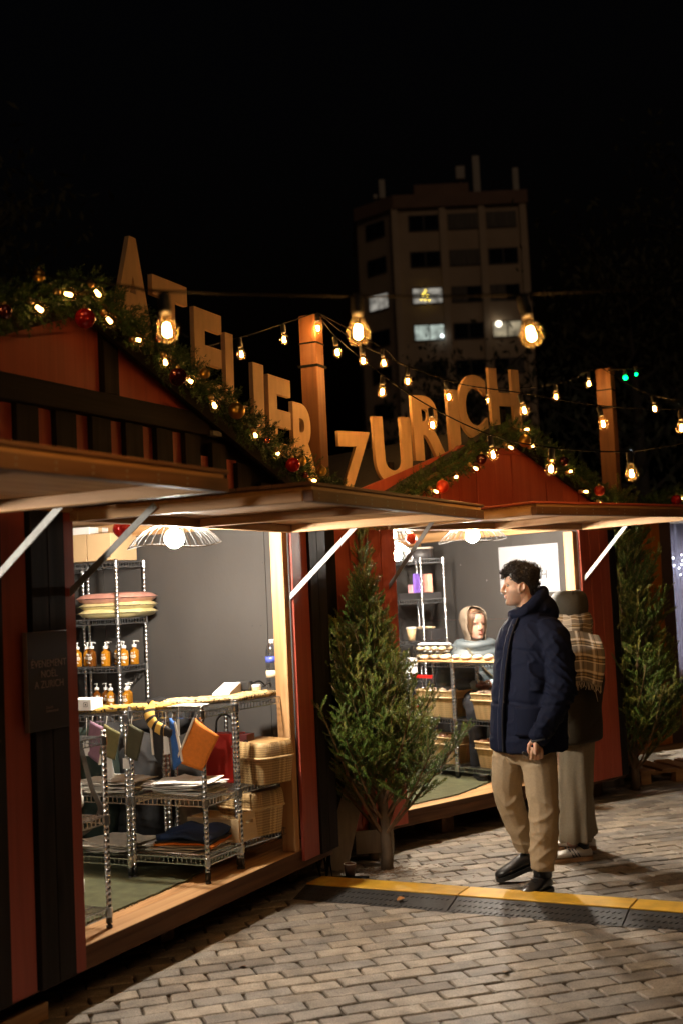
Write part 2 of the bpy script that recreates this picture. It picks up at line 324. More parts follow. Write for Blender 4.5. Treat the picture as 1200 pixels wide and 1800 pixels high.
for fl in range(10):
    z = ZT-1.15-fl*2.78-.42
    for ci, (x0, x1) in enumerate(((6.0, 8.3), (8.95, 11.25), (11.85, 14.1))):
        if z < 3: continue
        f = MB().bb(x0, x1, -.06, .0, z-1.2, z+.04).build('window', FRAMEW, tw)
        lit = {(2, 0): LITM, (3, 0): LITC, (3, 2): LITW}.get((fl, ci))
        xm = (x0+x1)/2
        for a_, b_ in ((x0+.08, xm-.05), (xm+.05, x1-.08)): MB().bb(a_, b_, -.085, -.05, z-1.12, z-.04).build('pane', lit or (PANEC if (fl*7+ci*3+int(a_*2)) % 5 in (0, 3) or fl == 0 and ci else PANE), f)
    d = Vector((2.76, -2.6, 0)).normalized(); nn = Vector((-d.y, d.x, 0))*-1
    if z > 3:
        A = Vector((2.2, 2.6, 0)); p0 = A+d*.95; p1 = A+d*2.85; up_ = Vector((0, 0, 1))
        f = MB().bar(p0+up_*(z-.58)+nn*.03, p1+up_*(z-.58)+nn*.03, .06, 1.24).build('window', FRAMEW, tw)
        for s0, s1 in ((.05, .92), (1.0, 1.85)): MB().bar(p0+d*s0+up_*(z-.58)+nn*.07, p0+d*s1+up_*(z-.58)+nn*.07, .035, 1.08).build('pane', {2: LITM}.get(fl, PANE), f)
# lamps seen in the rooms
for (x, z, r_, ml) in ((8.05, 20.55, .12, 'room_lamp_white'), (12.3, 21.25, .22, 'room_lamp_warm')):
    MB().ball((x, -.35, z), r_, 10, 6).build('window_lamp', D.materials.get(ml) or emit(ml, (1, .9, .7) if 'warm' in ml else (.9, 1, 1), 4), tw)
ft = emit('tiny_tree_lights', (1, .72, .08), 3.0); mb = MB()
for x, z in ((7.0, 24.05), (6.8, 23.72), (7.12, 23.66), (6.65, 23.4), (6.95, 23.36), (7.25, 23.32), (6.9, 23.85)): mb.ball((x, -.22, z), .075, 8, 5)
mb.build('lit_window_tree', ft, tw)
# ================================================================ DARK TREES BEHIND
BARK = mat('bark', (.045, .035, .026), .9, var=.3, scale=30, bump=.004)
LEAFD = mat('dark_foliage', (.045, .045, .022), .8, var=.4, scale=1.5)
def leafy(name, label, x, y, h, r, seed, density=2600, z0=1.5, group=None):
    rg = random.Random(seed); t = thing(name, label, 'tree', (x, y, 0), 0, group)
    mb = MB(); tips = []
    mb.tube([(0, 0, -.1), (.1, .05, h*.3), (.05, -.1, h*.6), (0, 0, h*.92)], [.22, .17, .1, .02], 8)
    for k in range(34):
        z = z0+(h-z0)*((k+.5)/34)**.9*.95; a = k*2.4+rg.uniform(-.4, .4); L = r*(1.05-.75*abs(z/h-.42))*rg.uniform(.7, 1.15)
        p = [Vector((0, 0, z))]
        for s in range(4): p.append(p[-1]+Vector((cos(a)*L/4, sin(a)*L/4, L*.13+rg.uniform(-.1, .15))))
        mb.tube(p, [.06, .045, .03, .02, .008], 5); tips += p[2:]
    mb.build('trunk', BARK, t, True)
    mb = MB()
    for k in range(density):
        c = rg.choice(tips); p = c+Vector((rg.gauss(0, .45), rg.gauss(0, .45), rg.gauss(0, .35))); R = R3(rg.uniform(0, 6), rg.uniform(0, 6), rg.uniform(0, 6)); s = rg.uniform(.06, .14)
        mb.add([p+R @ Vector(v) for v in ((-s, 0, 0), (0, -s*.4, 0), (s, 0, .02), (0, s*.4, 0))], [(0, 1, 2, 3)])
    tag(mb.build('crown', LEAFD, t), kind='stuff')
for i, (x, y, h, r, s) in enumerate(((6.0, 24, 8.2, 2.3, 1), (8.8, 27, 10.5, 3.0, 2), (3.4, 30, 6.9, 2.4, 3), (-6.6, 20, 9.3, 2.6, 4), (-9.5, 24, 9.8, 3.0, 5))):
    leafy('tree', ('loose dark tree behind the third stall post', 'tall dark tree at the far edge beyond the green lamps', 'low dark tree in front of the tower block', 'dark tree rising behind the letter A', 'big dark tree furthest behind the garland peak')[i], x, y, h, r, s, group='dark trees behind the stalls')
# ================================================================ MARKET STALLS
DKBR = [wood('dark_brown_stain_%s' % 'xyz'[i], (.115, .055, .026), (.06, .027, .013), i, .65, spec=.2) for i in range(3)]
st1 = thing('market_stall', 'red and black timbered double stall with soap bottles inside its open hatch', 'market stall', (0, 0, 0), fr=S1)
st2 = thing('market_stall', 'plain red plank stall with a seated seller and baskets of bread inside', 'market stall', (0, 0, 0), fr=S2)
def plank(par, x0, x1, y0, y1, z0, z1, m, name='plank', bevel=.003): return MB().bb(x0, x1, y0, y1, z0, z1).build(name, m, par, bevel=bevel)
def floor(par, y0, y1, n=13, w=.145):
    MB().bb(-n*w, -.06, y0+.01, y1-.01, .195, .213).build('light_stop_panel', DKBR[1], par)  # unseen panel added under the planks to stop lamp light leaking through gaps
    for i in range(n): plank(par, -.003-(i+1)*w+.004, -.003-i*w, y0+.004, y1-.004, .215, .25 - (.002 if i % 2 else 0), PINE[1], 'floor_plank')
def flap(par, x1, y0, y1, zt, zb, tops, under, fas, nplank):
    f = MB().bb(.03, x1-.012, y0+.012, y1-.012, zt-.026, zt-.012).build('flap', under, par)
    for i in range(nplank):
        a = x1*i/nplank; b = x1*(i+1)/nplank
        plank(f, a+.032 if i == 0 else a+.002, b-.002, y0-.012, y1+.012, zt-.011, zt+.004, tops, 'flap_plank')
    plank(f, x1-.045, x1, y0, y1, zb, zt-.027, fas, 'flap_beam')
    plank(f, .02, .065, y0, y1, zb+.004, zt-.027, PINE[1], 'flap_beam')
    for yy in (y0, y1-.045): plank(f, .068, x1-.048, yy, yy+.045, zb+.002, zt-.027, PINE[0], 'flap_beam')
    plank(f, .068, x1-.048, (y0+y1)/2-.022, (y0+y1)/2+.022, zb+.006, zt-.027, PINE[0], 'flap_beam')
    mb = MB()
    for k in range(int((y1-y0)/.16)):
        for zz in (zb+.014, zt-.042): mb.lathe([(.0042, 0), (.003, .0012), (0, .0015)], (x1+.0002, y0+.05+k*.16, zz), 6, R=R3(y=radians(90)))
    tag(mb.build('screw_heads', ZINC, f), kind='stuff')
    return f
def strut(par, y, x1, z0, z1, side):
    p0 = Vector((.006, y, z0)); p1 = Vector((x1, y, z1)); d = (p1-p0).normalized()
    s = MB().bar(p0-d*.012, p1+d*.012, .005, .03, (0, 0, 1)).build('strut', ZINC, par, bevel=.001)
    s['label'] = 'galvanised flat bar propping the open hatch'
    for q in (p0, p1):
        MB().lathe([(.012, 0), (.012, .003), (.007, .004), (.007, .008), (0, .009)], q, 10, R=R3(x=radians(90*side))).build('bolt', ZINC, s)
def rake(par, apex, za, sl, yl, yr, x0, x1, m_edge):
    # two roof slabs with felt, and a barge board on the front of each
    for (ya, yb) in ((apex, yr), (apex, yl)):
        zb_ = za-sl*abs(yb-apex); d = 1 if yb > apex else -1
        mb = MB().prism([(ya, za), (yb, zb_), (yb, zb_-.03), (ya, za-.03)], lambda u, v, t: (t, u, v), -2.2, x0); mb.build('roof', ROOFM, par)
        MB().prism([(ya, za-.032), (yb, zb_-.032), (yb, zb_-.115), (ya, za-.115)], lambda u, v, t: (t, u, v), x0-.03, x0-.005).build('barge_board', m_edge, par)
# ---- stall one
A1, ZA1, SL1 = -1.85, 3.07, .36
zr1 = lambda y: ZA1-.06-SL1*abs(y-A1)
floor(st1, -4.4, .46)
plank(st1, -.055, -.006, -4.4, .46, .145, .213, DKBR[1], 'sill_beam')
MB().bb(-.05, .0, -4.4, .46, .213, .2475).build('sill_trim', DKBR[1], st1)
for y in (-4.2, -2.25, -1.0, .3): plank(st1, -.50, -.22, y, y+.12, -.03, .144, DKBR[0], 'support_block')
plank(st1, -.16, -.06, -2.38, -2.02, -.03, .07, PINE[1], 'support_block')
sl_ = thing('street_lamp', 'tiny distant white street lamp far beyond the second gable', 'street lamp', (10.55, 42, 0))
MB().tube([(0, 0, 0), (0, 0, 6.0), (-.3, -.3, 6.3)], .06, 6).build('pole', BLACKP, sl_); MB().ball((-.3, -.4, 5.62+.6), .06, 10, 6).build('lamp_head', emit('street_lamp_glow', (.9, .95, 1), 6), sl_)
for (y0, y1, m, x1) in ((-2.47, -2.325, BLKW[2], .030), (-2.322, -2.172, REDW[2], .020), (-2.160, -2.056, BLKW[2], .036), (-2.052, -1.945, BLKW[2], .034), (-1.941, -1.868, REDW[2], .022), (.064, .252, REDW[2], .022), (.258, .355, BLKW[2], .034), (.359, .47, BLKW[2], .032)):
    plank(st1, .001, x1, y0, y1, .19 if y0 > 0 else .16, 2.09, m)
MB().bb(-.055, -.002, -2.47, -1.872, .251, 2.08).build('wall_post', BLKW[2], st1)
plank(st1, -.085, -.003, .002, .060, .251, 2.08, PINE[2], 'jamb')
plank(st1, -.085, -.057, -1.93, -1.873, .251, 2.08, PINE[2], 'jamb')
plank(st1, -.06, .006, -2.53, -2.475, .251, 2.08, PINE[2], 'jamb')
MB().bb(-.06, .0, -2.02, -.0, 2.081, 2.2).build('header_beam', PINE[1], st1)
MB().bb(-.06, -.002, .001, .46, 2.081, 2.2).build('header_beam', BLKW[1], st1)
MB().bb(-.06, .0, -4.4, -2.022, 2.081, 2.2).build('header_beam', PINE[1], st1)
MB().bb(-2.0, -.063, .25, .32, 2.12, 2.2).build('ceiling_beam', PINE[0], st1)
MB().bb(-2.0, -.063, -1.98, -1.93, 2.12, 2.2).build('ceiling_beam', PINE[0], st1)
for i in range(9): plank(st1, -.062-(i+1)*.215+.003, -.062-i*.215, -4.38, .32, 2.202, 2.22, PINE[1], 'ceiling_board', 0)
MB().bb(-.31, -.09, .33, .35, .251, 2.2).build('wall_panel', GREYW, st1)
MB().bb(-1.53, -.314, .33, .35, .251, 2.2).build('wall_panel', GREYW, st1)
MB().bb(-2.0, -1.534, .33, .35, .251, 2.2).build('wall_panel', GREYW, st1)
for k in range(8): MB().bb(-2.02, -2.0, -4.34+k*.584, -4.34+(k+1)*.584-.002, .251, 2.2).build('wall_panel', GREYW, st1)
for i in range(11): plank(st1, -2.0+i*.178, -2.0+(i+1)*.178-.006, .452, .470, .16, 2.2, BLKW[2])
mb = MB()
for (x, z) in ((-.36, 1.52), (-.42, 1.52), (-.95, 1.55), (-1.0, 1.55), (-.36, 1.33), (-.33, 1.9), (-.95, 1.34), (-.99, 1.34), (-.62, 1.31), (-.66, 1.57)): mb.lathe([(.005, 0), (.004, .0015), (0, .002)], (x, .33, z), 6, R=R3(x=radians(90)))
mb.build('screw_heads', BLACKP, st1)
# front above the hatch: red boards with black battens, black rail, gable
for k in range(10):
    y0 = -4.2+k*.467; z1 = min(2.53, zr1(min(y0+.467, .46))-.08)
    plank(st1, -.02, .0, y0+.002, y0+.465, 2.202, z1, REDW[2], 'plank', 0)
y = -4.17
for k in range(19):
    if y+.14 < .43: plank(st1, .001, .030, y, y+.138, 2.202, min(2.53, zr1(y+.14)-.06), BLKW[2], 'batten')
    y += .2445
MB().prism([(-3.0, 2.531), (-.72, 2.531), (-.9, 2.64), (-3.0, 2.64)], lambda u, v, t: (t, u, v), .001, .055).build('rail', BLKW[1], st1, bevel=.003)
MB().prism([(-.718, 2.531), (-.42, 2.531), (-.70, 2.60), (-.898, 2.64)], lambda u, v, t: (t, u, v), .001, .05).build('rail', BLKW[1], st1)
MB().prism([(-1.640, 2.642), (-1.530, 2.642), (-1.530, zr1(-1.53)), (-1.640, zr1(-1.64))], lambda u, v, t: (t, u, v), .001, .042).build('gable_post', BLKW[2], st1, bevel=.003)
MB().prism([(-3.0, 2.642), (-1.643, 2.642), (-1.643, zr1(-1.643)), (A1, zr1(A1)), (-3.0, zr1(-3.0))], lambda u, v, t: (t, u, v), -.02, .012).build('gable_panel', REDW[2], st1)
MB().prism([(-1.527, 2.642), (-.86, 2.642), (-1.527, zr1(-1.527))], lambda u, v, t: (t, u, v), -.02, .012).build('gable_panel', REDW[2], st1)
MB().prism([(A1, zr1(A1)), (.46, zr1(.46)), (.46, 2.21), (-4.15, 2.21), (-4.15, zr1(-4.15))], lambda u, v, t: (t, u, v), -.06, -.024).build('gable_backing', BLKW[2], st1)
MB().bb(.032, .075, -.80, -.72, 2.53, 2.555).build('bracket', ZINC, st1)
rake(st1, A1, ZA1, SL1, -4.3, .50, .10, 0, BLKW[1])
f = flap(st1, 1.21, -1.89, .035, 2.122, 2.048, BROWN[1], PINE[1], BROWN[1], 7)
f['label'] = 'open hatch with brown weathered edge, propped level'
flap(st1, 1.21, -4.4, -2.5, 2.122, 2.048, BROWN[1], PINE[1], BROWN[1], 7)
strut(st1, .050, .468, 1.685, 2.082, -1); strut(st1, -1.902, .470, 1.735, 2.082, 1); strut(st1, -2.482, .50, 1.70, 2.085, -1)
plank(st1, -.02, .0, -4.4, -2.54, .26, .86, BLKW[1], 'counter_board')
# ---- stall two
A2, ZA2, SL2 = 1.10, 2.87, .45
zr2 = lambda y: ZA2-.05-SL2*abs(y-A2)
floor(st2, -.72, 2.42)
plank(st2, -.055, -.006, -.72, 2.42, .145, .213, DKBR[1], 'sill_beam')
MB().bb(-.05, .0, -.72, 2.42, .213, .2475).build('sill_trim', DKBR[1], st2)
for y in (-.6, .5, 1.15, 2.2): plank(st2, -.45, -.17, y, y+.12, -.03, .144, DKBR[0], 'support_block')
for (y0, y1, m, x1) in ((-.735, -.65, BLKW[2], .02), (-.645, -.525, BLKW[2], .03), (-.52, -.40, RED2[2], .02), (-.396, -.262, RED2[2], .02), (-.252, -.128, RED2[2], .024), (-.124, .0, RED2[2], .024), (1.968, 2.085, RED2[2], .022), (2.09, 2.21, RED2[2], .022), (2.214, 2.33, RED2[2], .022), (2.334, 2.42, BLKW[2], .022)):
    plank(st2, .001, x1, y0, y1, .17, 2.10, m)
plank(st2, -.085, -.003, -.085, -.027, .251, 2.09, PINE[2], 'jamb')
plank(st2, -.085, .004, 1.906, 1.966, .251, 2.09, PINE[2], 'jamb')
MB().bb(-.06, .0, -.72, 2.42, 2.101, 2.2).build('header_beam', PINE[1], st2)
MB().bb(-2.0, -.063, 2.15, 2.22, 2.12, 2.2).build('ceiling_beam', PINE[0], st2)
MB().bb(-1.96, -1.90, -.05, 2.148, 2.09, 2.2).build('ceiling_beam', PINE[1], st2)
for i in range(9): plank(st2, -.062-(i+1)*.215+.003, -.062-i*.215, -.70, 2.25, 2.202, 2.22, PINE[1], 'ceiling_board', 0)
for (x0, x1) in ((-.9, -.09), (-2.0, -.904)):
    for (z0, z1) in ((.251, 1.416), (1.4175, 2.2)): MB().bb(x0, x1, 2.23, 2.25, z0, z1).build('wall_panel', GREYW, st2)
for k in range(3): MB().bb(-2.02, -2.0, -.1+k*.785, -.1+(k+1)*.785-.004, .251, 2.2).build('wall_panel', GREYW, st2)
MB().bb(-1.99, -.087, -.12, -.10, .251, 2.2).build('wall_panel', GREYW, st2)
for i in range(11):
    plank(st2, -2.0+i*.178, -2.0+(i+1)*.178-.006, 2.40, 2.42, .16, 2.2, RED2[2]); plank(st2, -2.0+i*.178, -2.0+(i+1)*.178-.006, -.735, -.715, .16, 2.2, BLKW[2])
mb = MB()
for (x, z) in ((-1.2, 1.75), (-.95, 1.42), (-.62, 1.42), (-1.5, 1.9)): mb.lathe([(.006, 0), (.004, .0015), (0, .002)], (x, 2.23, z), 6, R=R3(x=radians(90)))
mb.build('screw_heads', ZINC, st2)
y = -.12
ys = [-.12+i*.192 for i in range(14)]
for i, y0 in enumerate(ys[:-1]):
    y1 = min(ys[i+1], 2.36); zz = 2.655
    pts = [(y0+.003, 2.202), (y1-.003, 2.202)]
    a, b = min(zz, zr2(y1-.003)), min(zz, zr2(y0+.003))
    if b <= 2.21 and a <= 2.21: continue
    pts += [(y1-.003, max(a, 2.204)), (y0+.003, max(b, 2.204))]
    MB().prism(pts, lambda u, v, t: (t, u, v), -.015 + (.004 if i % 2 else 0), .018 + (.005 if i % 2 else 0)).build('plank', RED2[2], st2, bevel=.003)
MB().prism([(.62, 2.657), (1.62, 2.657), (1.58, 2.70), (.68, 2.70)], lambda u, v, t: (t, u, v), -.01, .036).build('gable_rail', RED2[1], st2, bevel=.003)
MB().prism([(.84, 2.702), (1.44, 2.702), (1.30, 2.77), (1.16, zr2(A2)-.0), (1.04, zr2(A2)-.0), (.95, 2.77)], lambda u, v, t: (t, u, v), -.012, .022).build('apex_board', mat('white_board', (.62, .58, .5), .6, var=.12), st2)
MB().prism([(A2, zr2(A2)), (2.36, zr2(2.36)), (2.36, 2.21), (-.7, 2.21), (-.7, zr2(-.7) if zr2(-.7) > 2.215 else 2.215)], lambda u, v, t: (t, u, v), -.06, -.024).build('gable_backing', RED2[2], st2)
rake(st2, A2, ZA2, SL2, -.30, 2.55, .10, 0, BLKW[1])
f = flap(st2, 1.30, -.055, 1.99, 2.174, 2.096, RED2[1], PINE[1], BROWN[1], 7); f['label'] = 'open hatch with red painted top boards, propped level'
strut(st2, 2.005, .463, 1.708, 2.128, -1); strut(st2, -.070, .463, 1.708, 2.128, 1)
# ---- third stall, only its near corner in view
S3 = Frame((2.93, 11.0), radians(62))
st3 = thing('market_stall', 'orange fronted stall with a white fairy lit curtain behind the bushy spruce', 'market stall', (0, 0, 0), fr=S3)
for i in range(4): plank(st3, .0, .02, -.46+i*.105, -.46+(i+1)*.105-.004, .2, 2.25, ORW)
plank(st3, -.06, .012, -.036, .10, .2, 2.25, mat('dull_brown_paint', (.10, .06, .045), .6, var=.1), 'jamb')
for i in range(8): plank(st3, -1.6+i*.19, -1.6+(i+1)*.19-.005, -.48, -.462, .2, 2.25, BLKW[2])
CURT, _nt, _b, _ln = newmat('white_curtain'); _t = _nt.nodes.new('ShaderNodeBsdfTranslucent'); _t.inputs[0].default_value = (.62, .64, .8, 1); _m = _nt.nodes.new('ShaderNodeMixShader'); _m.inputs[0].default_value = .7; _b.inputs['Base Color'].default_value = (.7, .72, .85, 1); _ln(_b.outputs[0], _m.inputs[1]); _ln(_t.outputs[0], _m.inputs[2]); _ln(_m.outputs[0], _nt.nodes['Material Output'].inputs[0])
MB().sheet(lambda u, v: (-.30+.02*sin(u*60), .102+1.3*u, .5+1.72*v), 60, 4, .004).build('curtain', CURT, st3, True)
tw_ = emit('fairy_light', (.86, .9, 1), 14); mb = MB(); rg = random.Random(8)
for k in range(70): mb.ball((-.265+rg.uniform(-.01, .01), rg.uniform(.13, 1.3), 1.72+.25*rg.random()**1.5+ (rg.random() < .12)*rg.uniform(-1.1, .2)), .007, 6, 4)
mb.build('fairy_lights', tw_, st3)
MB().bb(-.06, 0, -.48, 1.8, .14, .2).build('sill_beam', PINE[1], st3)
MB().bb(-.02, .0, .102, 1.8, .202, .62).build('counter_board', ORW, st3)
MB().bb(-1.6, .0, -.48, 1.8, 2.252, 2.3).build('roof', ROOFM, st3)
s_ = MB().bar((.01, .5, 1.7), (.6, .5, 2.2), .006, .035).build('strut', ZINC, st3)
pl = thing('pallet', 'short brown wooden pallet lying behind the bushy spruce', 'pallet', (2.66, 10.35, 0), radians(15))
for k in range(4): MB().box((-.3+.2*k, 0, .105), (.14, .5, .02)).build('slat', PINE[1], pl)
for xx in (-.32, 0, .32):
    for yy in (-.2, .2): MB().box((xx, yy, .042), (.09, .09, .084)).build('block', PINE[0], pl)
for yy in (-.2, .2): MB().box((0, yy, .0895), (.76, .09, .01)).build('bearer', PINE[0], pl)
pc = thing('plastic_jug', 'small white plastic jug on the ground by the pallet', 'jug', (2.385, 10.2, 0))
MB().lathe([(.04, 0), (.05, .01), (.05, .11), (.03, .15), (.018, .155), (.018, .175), (0, .176)], seg=12).build('bottle', mat('jug_white', (.55, .5, .45), .4), pc, True); MB().lathe([(.02, .172), (.02, .195), (0, .196)], seg=10).build('cap', BLACKP, pc)
pw = thing('crumpled_bag', 'pale crumpled paper bag at the foot of the bushy spruce', 'bag', (2.12, 10.1, 0))
MB().grid(lambda u, v: tuple(Vector(((.12-.03*v+.03*nz(cos(u*2*pi)*2, sin(u*2*pi)*2, v*3))*cos(u*2*pi), (.08+.03*nz(cos(u*2*pi)*2, sin(u*2*pi)*2, v*4+4))*sin(u*2*pi), .2*v+.02*nz(u*6, v*6, 2)))), 20, 8, wrap=True).build('paper', mat('kraft_pale', (.36, .30, .23), .8, var=.1), pw, True)
# posts holding the light strings
def post(loc, w, h, rz, label):
    t = thing('wooden_post', label, 'post', loc, rz, 'tall posts carrying the light strings')
    MB().bb(-w/2, w/2, -w/2, w/2, -.05, h).build('timber', wood('post_pine', (.21, .088, .034), (.14, .055, .022), 2) if 'post_pine' not in D.materials else D.materials['post_pine'], t, bevel=.005)
    MB().bb(-w/2-.012, w/2+.012, -w/2-.012, w/2+.012, h-.36, h-.345).build('strap', CABLE, t)
    MB().bb(-w/2-.006, w/2+.006, -w/2-.006, w/2+.006, h-.2, h-.19).build('strap', CABLE, t)
    return t
post((-.15, 8.05, 0), .122, 3.59, radians(-24), 'square wooden post between the letter R and the letter Z')
post((2.40, 10.55, 0), .135, 3.58, radians(-28), 'square wooden post with green lamps at its top')
gl = thing('green_lamp', 'pair of small glowing green lamps on the post top', 'lamp', (2.45, 10.2, 3.44))
MB().tube([(-.05, .3, .12), (.06, .05, .08), (.2, 0, .07)], .006, 5).build('cable', CABLE, gl)
for (x, z, r) in ((.045, -.005, .022), (.14, .02, .015)):
    MB().lathe([(.018, .03), (.016, .07), (0, .075)], (x, 0, z), 8).build('socket', SOCK, gl); MB().ball((x, 0, z), r, 10, 8).build('bulb', GREENE, gl)
# speed ramp over the cables
YEL = mat('yellow_rubber', (.60, .33, .025), .55, var=.2, scale=14, bump=.002, rnd=.12); RUB = mat('black_ramp_rubber', (.020, .019, .018), .6, var=.3, scale=40, bump=.002)
rp0 = Vector((-.30, 6.965, 0)); rdir = Vector((1.86, -.94, 0)).normalized(); rn = Vector((rdir.y, -rdir.x, 0))
for k in range(3):
    L = .925; o = rp0+rdir*(L*k)
    t = thing('cable_ramp', ('yellow and black cable ramp segment by the paper cup', 'yellow and black cable ramp segment at the walker\'s feet', 'yellow and black cable ramp segment farthest from the stalls')[k], 'cable ramp', o, atan2(rdir.y, rdir.x), 'cable ramp segments across the pavers')
    g = .0015
    MB().prism([(-.172, 0), (-.012, .042), (.188, .042), (.215, 0)], lambda u, v, q: (q, u, v), g, L-g).build('ramp_base', RUB, t, bevel=.003)
    MB().bb(g+.002, L-g-.002, -.006, .180, .0425, .050).build('lid', YEL, t, bevel=.002)
    mb = MB(); d = Vector((0, .160, .042)).normalized(); nrm = Vector((0, -.042, .160)).normalized()
    for i in range(30):
        for j in range(3):
            if k == 0 and i > 21 and j == 1: continue
            c = Vector((.03+i*.0295+(.014 if j % 2 else 0), -.150+j*.050, .0062+j*.0131))+nrm*.0008
            mb.bar(c-d*.008-Vector((.006, 0, 0)), c+d*.008+Vector((.006, 0, 0)), .005, .003, nrm)
    tag(mb.build('studs', RUB, t), kind='stuff')
    for xx in (.25, .62): MB().bb(xx, xx+.09, .181, .212, .0425, .047).build('hinge_tab', RUB, t)
cp = thing('paper_cup', 'small brown paper cup standing on the ground behind the yellow ramp', 'cup', (-.05, 7.26, 0))
MB().lathe([(.026, .003), (.027, 0), (.036, .078), (.0375, .080), (.0375, .083), (.035, .084), (.034, .078), (.026, .01), (0, .009)], seg=18).build('cup_wall', mat('brown_card', (.20, .10, .06), .7, var=.08), cp, True)
MB().tube([(.0365*cos(a*.35), .0365*sin(a*.35), .083) for a in range(18)], .0022, 5, closed=True).build('rim', mat('white_card', (.7, .66, .6), .6), cp, True)
lf = MB().sheet(lambda u, v: ((u-.5)*.05, (v-.5)*.028*(1-abs(2*u-1)**2)+.0, .010*sin(u*3)), 6, 3, .001).build('fallen_leaf', mat('dry_leaf', (.4, .16, .03), .7)); lf.location = (.22, 6.58, .03); lf.rotation_euler = (.3, -.1, .4); tag(lf, 'small dry orange leaf lying on the black ramp edge', 'leaf')
# boards and cables in the gap between the stalls
PLY = mat('bare_plywood', (.26, .20, .14), .7, var=.2, scale=4, stretch=(8, 8, 1))
bt = thing('leaning_board', 'bare plywood board leaning between the stalls behind the trunk', 'board', (-.13, 7.45, 0)); MB().bar((-.02, 0, 0), (.12, .16, .5), .16, .015, (0, -1, .3)).build('board', PLY, bt)
bt = thing('leaning_board', 'short pale board on edge right behind the cut trunk', 'board', (.07, 7.62, 0)); MB().bar((-.08, 0, .13), (.16, .03, .13), .02, .14).build('board', PLY, bt); MB().box((.13, .015, .03), (.05, .04, .06)).build('foot', PLY, bt)
cb = thing('power_cable', 'bundle of black cables hanging down beside the stall corner', 'cable', (-.19, 7.22, 0)); mb = MB()
for k in range(6): mb.tube([(.02*k-.05+.03*sin(i*.7+k), .012*k+.02*cos(i*.5+k), .9-.9*i/10+.006) for i in range(11)]+[(.1+.03*k, -.1+.02*k, .008)], .007, 5)
mb.build('cable', CABLE, cb, True)
# notice on the black planks
SGN = mat('notice_black', (.028, .024, .026), .35, var=.05)
sg = thing('notice_board', 'small black notice with pale lettering screwed to the black planks', 'sign', (.0365, -2.10, 1.39), fr=S1)
MB().bb(.0, .022, -.120, .124, -.2, .2).build('board', SGN, sg, bevel=.001); MB().bb(.0, .0215, -.1235, -.1205, -.2, .2).build('board_edge', mat('pale_edge', (.22, .17, .14), .7, var=.1), sg)
def text(s, size, m, parent, loc, name='lettering', align='CENTER', ext=.0006, sx=1, fr_rot=(pi/2, 0, pi/2)):
    cu = D.curves.new(name, 'FONT'); cu.body = s; cu.size = size; cu.align_x = align; cu.extrude = ext; o = D.objects.new(name, cu); COL.objects.link(o)
    bpy.context.view_layer.update(); dg = bpy.context.evaluated_depsgraph_get(); me = D.meshes.new_from_object(o.evaluated_get(dg)); D.objects.remove(o)
    me.materials.clear(); me.materials.append(m); r = inst(name, me, parent, loc, fr_rot); r.scale = (sx, 1, 1); return r
LET = mat('pale_ink', (.26, .20, .19), .6, var=.05)
for i, s in enumerate(('\u00c9VENEMENT', 'NO\u00cbL', 'A ZURICH')): text(s, .042, LET, sg, (.0228, .005, .055-i*.042), sx=.93)
text('Zurich', .016, LET, sg, (.0228, -.02, -.115), align='LEFT'); text('Switzerland', .016, LET, sg, (.0228, -.02, -.130), align='LEFT')
import numpy as np
# ================================================================ SIGN LETTERS
PLYL = mat('letter_plywood', (.68, .43, .215), .6, var=.14, scale=5, bump=.0008, bscale=50, stretch=(4, 4, 1), rnd=.06)
def letter(ch, fr, y0, y1, z0, z1, label, tilt=0):
    cu = D.curves.new('glyph', 'FONT'); cu.body = ch; cu.size = 1; cu.offset = .035; cu.extrude = .5; o = D.objects.new('glyph', cu); COL.objects.link(o)
    bpy.context.view_layer.update(); dg = bpy.context.evaluated_depsgraph_get(); me = D.meshes.new_from_object(o.evaluated_get(dg)); D.objects.remove(o)
    xs = [v.co.x for v in me.vertices]; ys = [v.co.y for v in me.vertices]; a, b, c, d = min(xs), max(xs), min(ys), max(ys)
    w, h = y1-y0, z1-z0; R = R3(x=radians(tilt))
    for v in me.vertices: v.co = R @ Vector((v.co.z*.027, ((v.co.x-a)/(b-a)-.5)*w, ((v.co.y-c)/(d-c))*h))
    me.materials.clear(); me.materials.append(PLYL); me.name = 'sign_letter'
    t = thing('sign_letter', label, 'sign letter', (-.05, (y0+y1)/2, z0), fr=fr, group='large plywood letters along the roof edge')
    inst('letter_face', me, t)
    MB().bb(-.042, -.022, -.02, .02, -.28, .16).build('stake', BLKW[2], t)
for ch, y0, y1, z0, z1, lb, tl in (
    ('A', -1.475, -1.125, 2.93, 3.465, 'pale plywood letter A standing highest over the garland', -2), ('T', -1.14, -.835, 2.83, 3.315, 'plywood letter T just below the letter A', -1),
    ('E', -.775, -.505, 2.74, 3.225, 'plywood letter E standing between the letters T and L', -1), ('L', -.478, -.25, 2.66, 3.14, 'plywood letter L whose foot sinks in the garland', -1),
    ('I', -.192, -.075, 2.57, 3.02, 'narrow plywood letter I between the letters L and E', -1), ('E', -.025, .24, 2.48, 2.975, 'plywood letter E between the letters I and R', -1), ('R', .255, .555, 2.40, 2.85, 'plywood letter R beside the wooden post', -1)):
    letter(ch, S1, y0, y1, z0, z1, lb, tl)
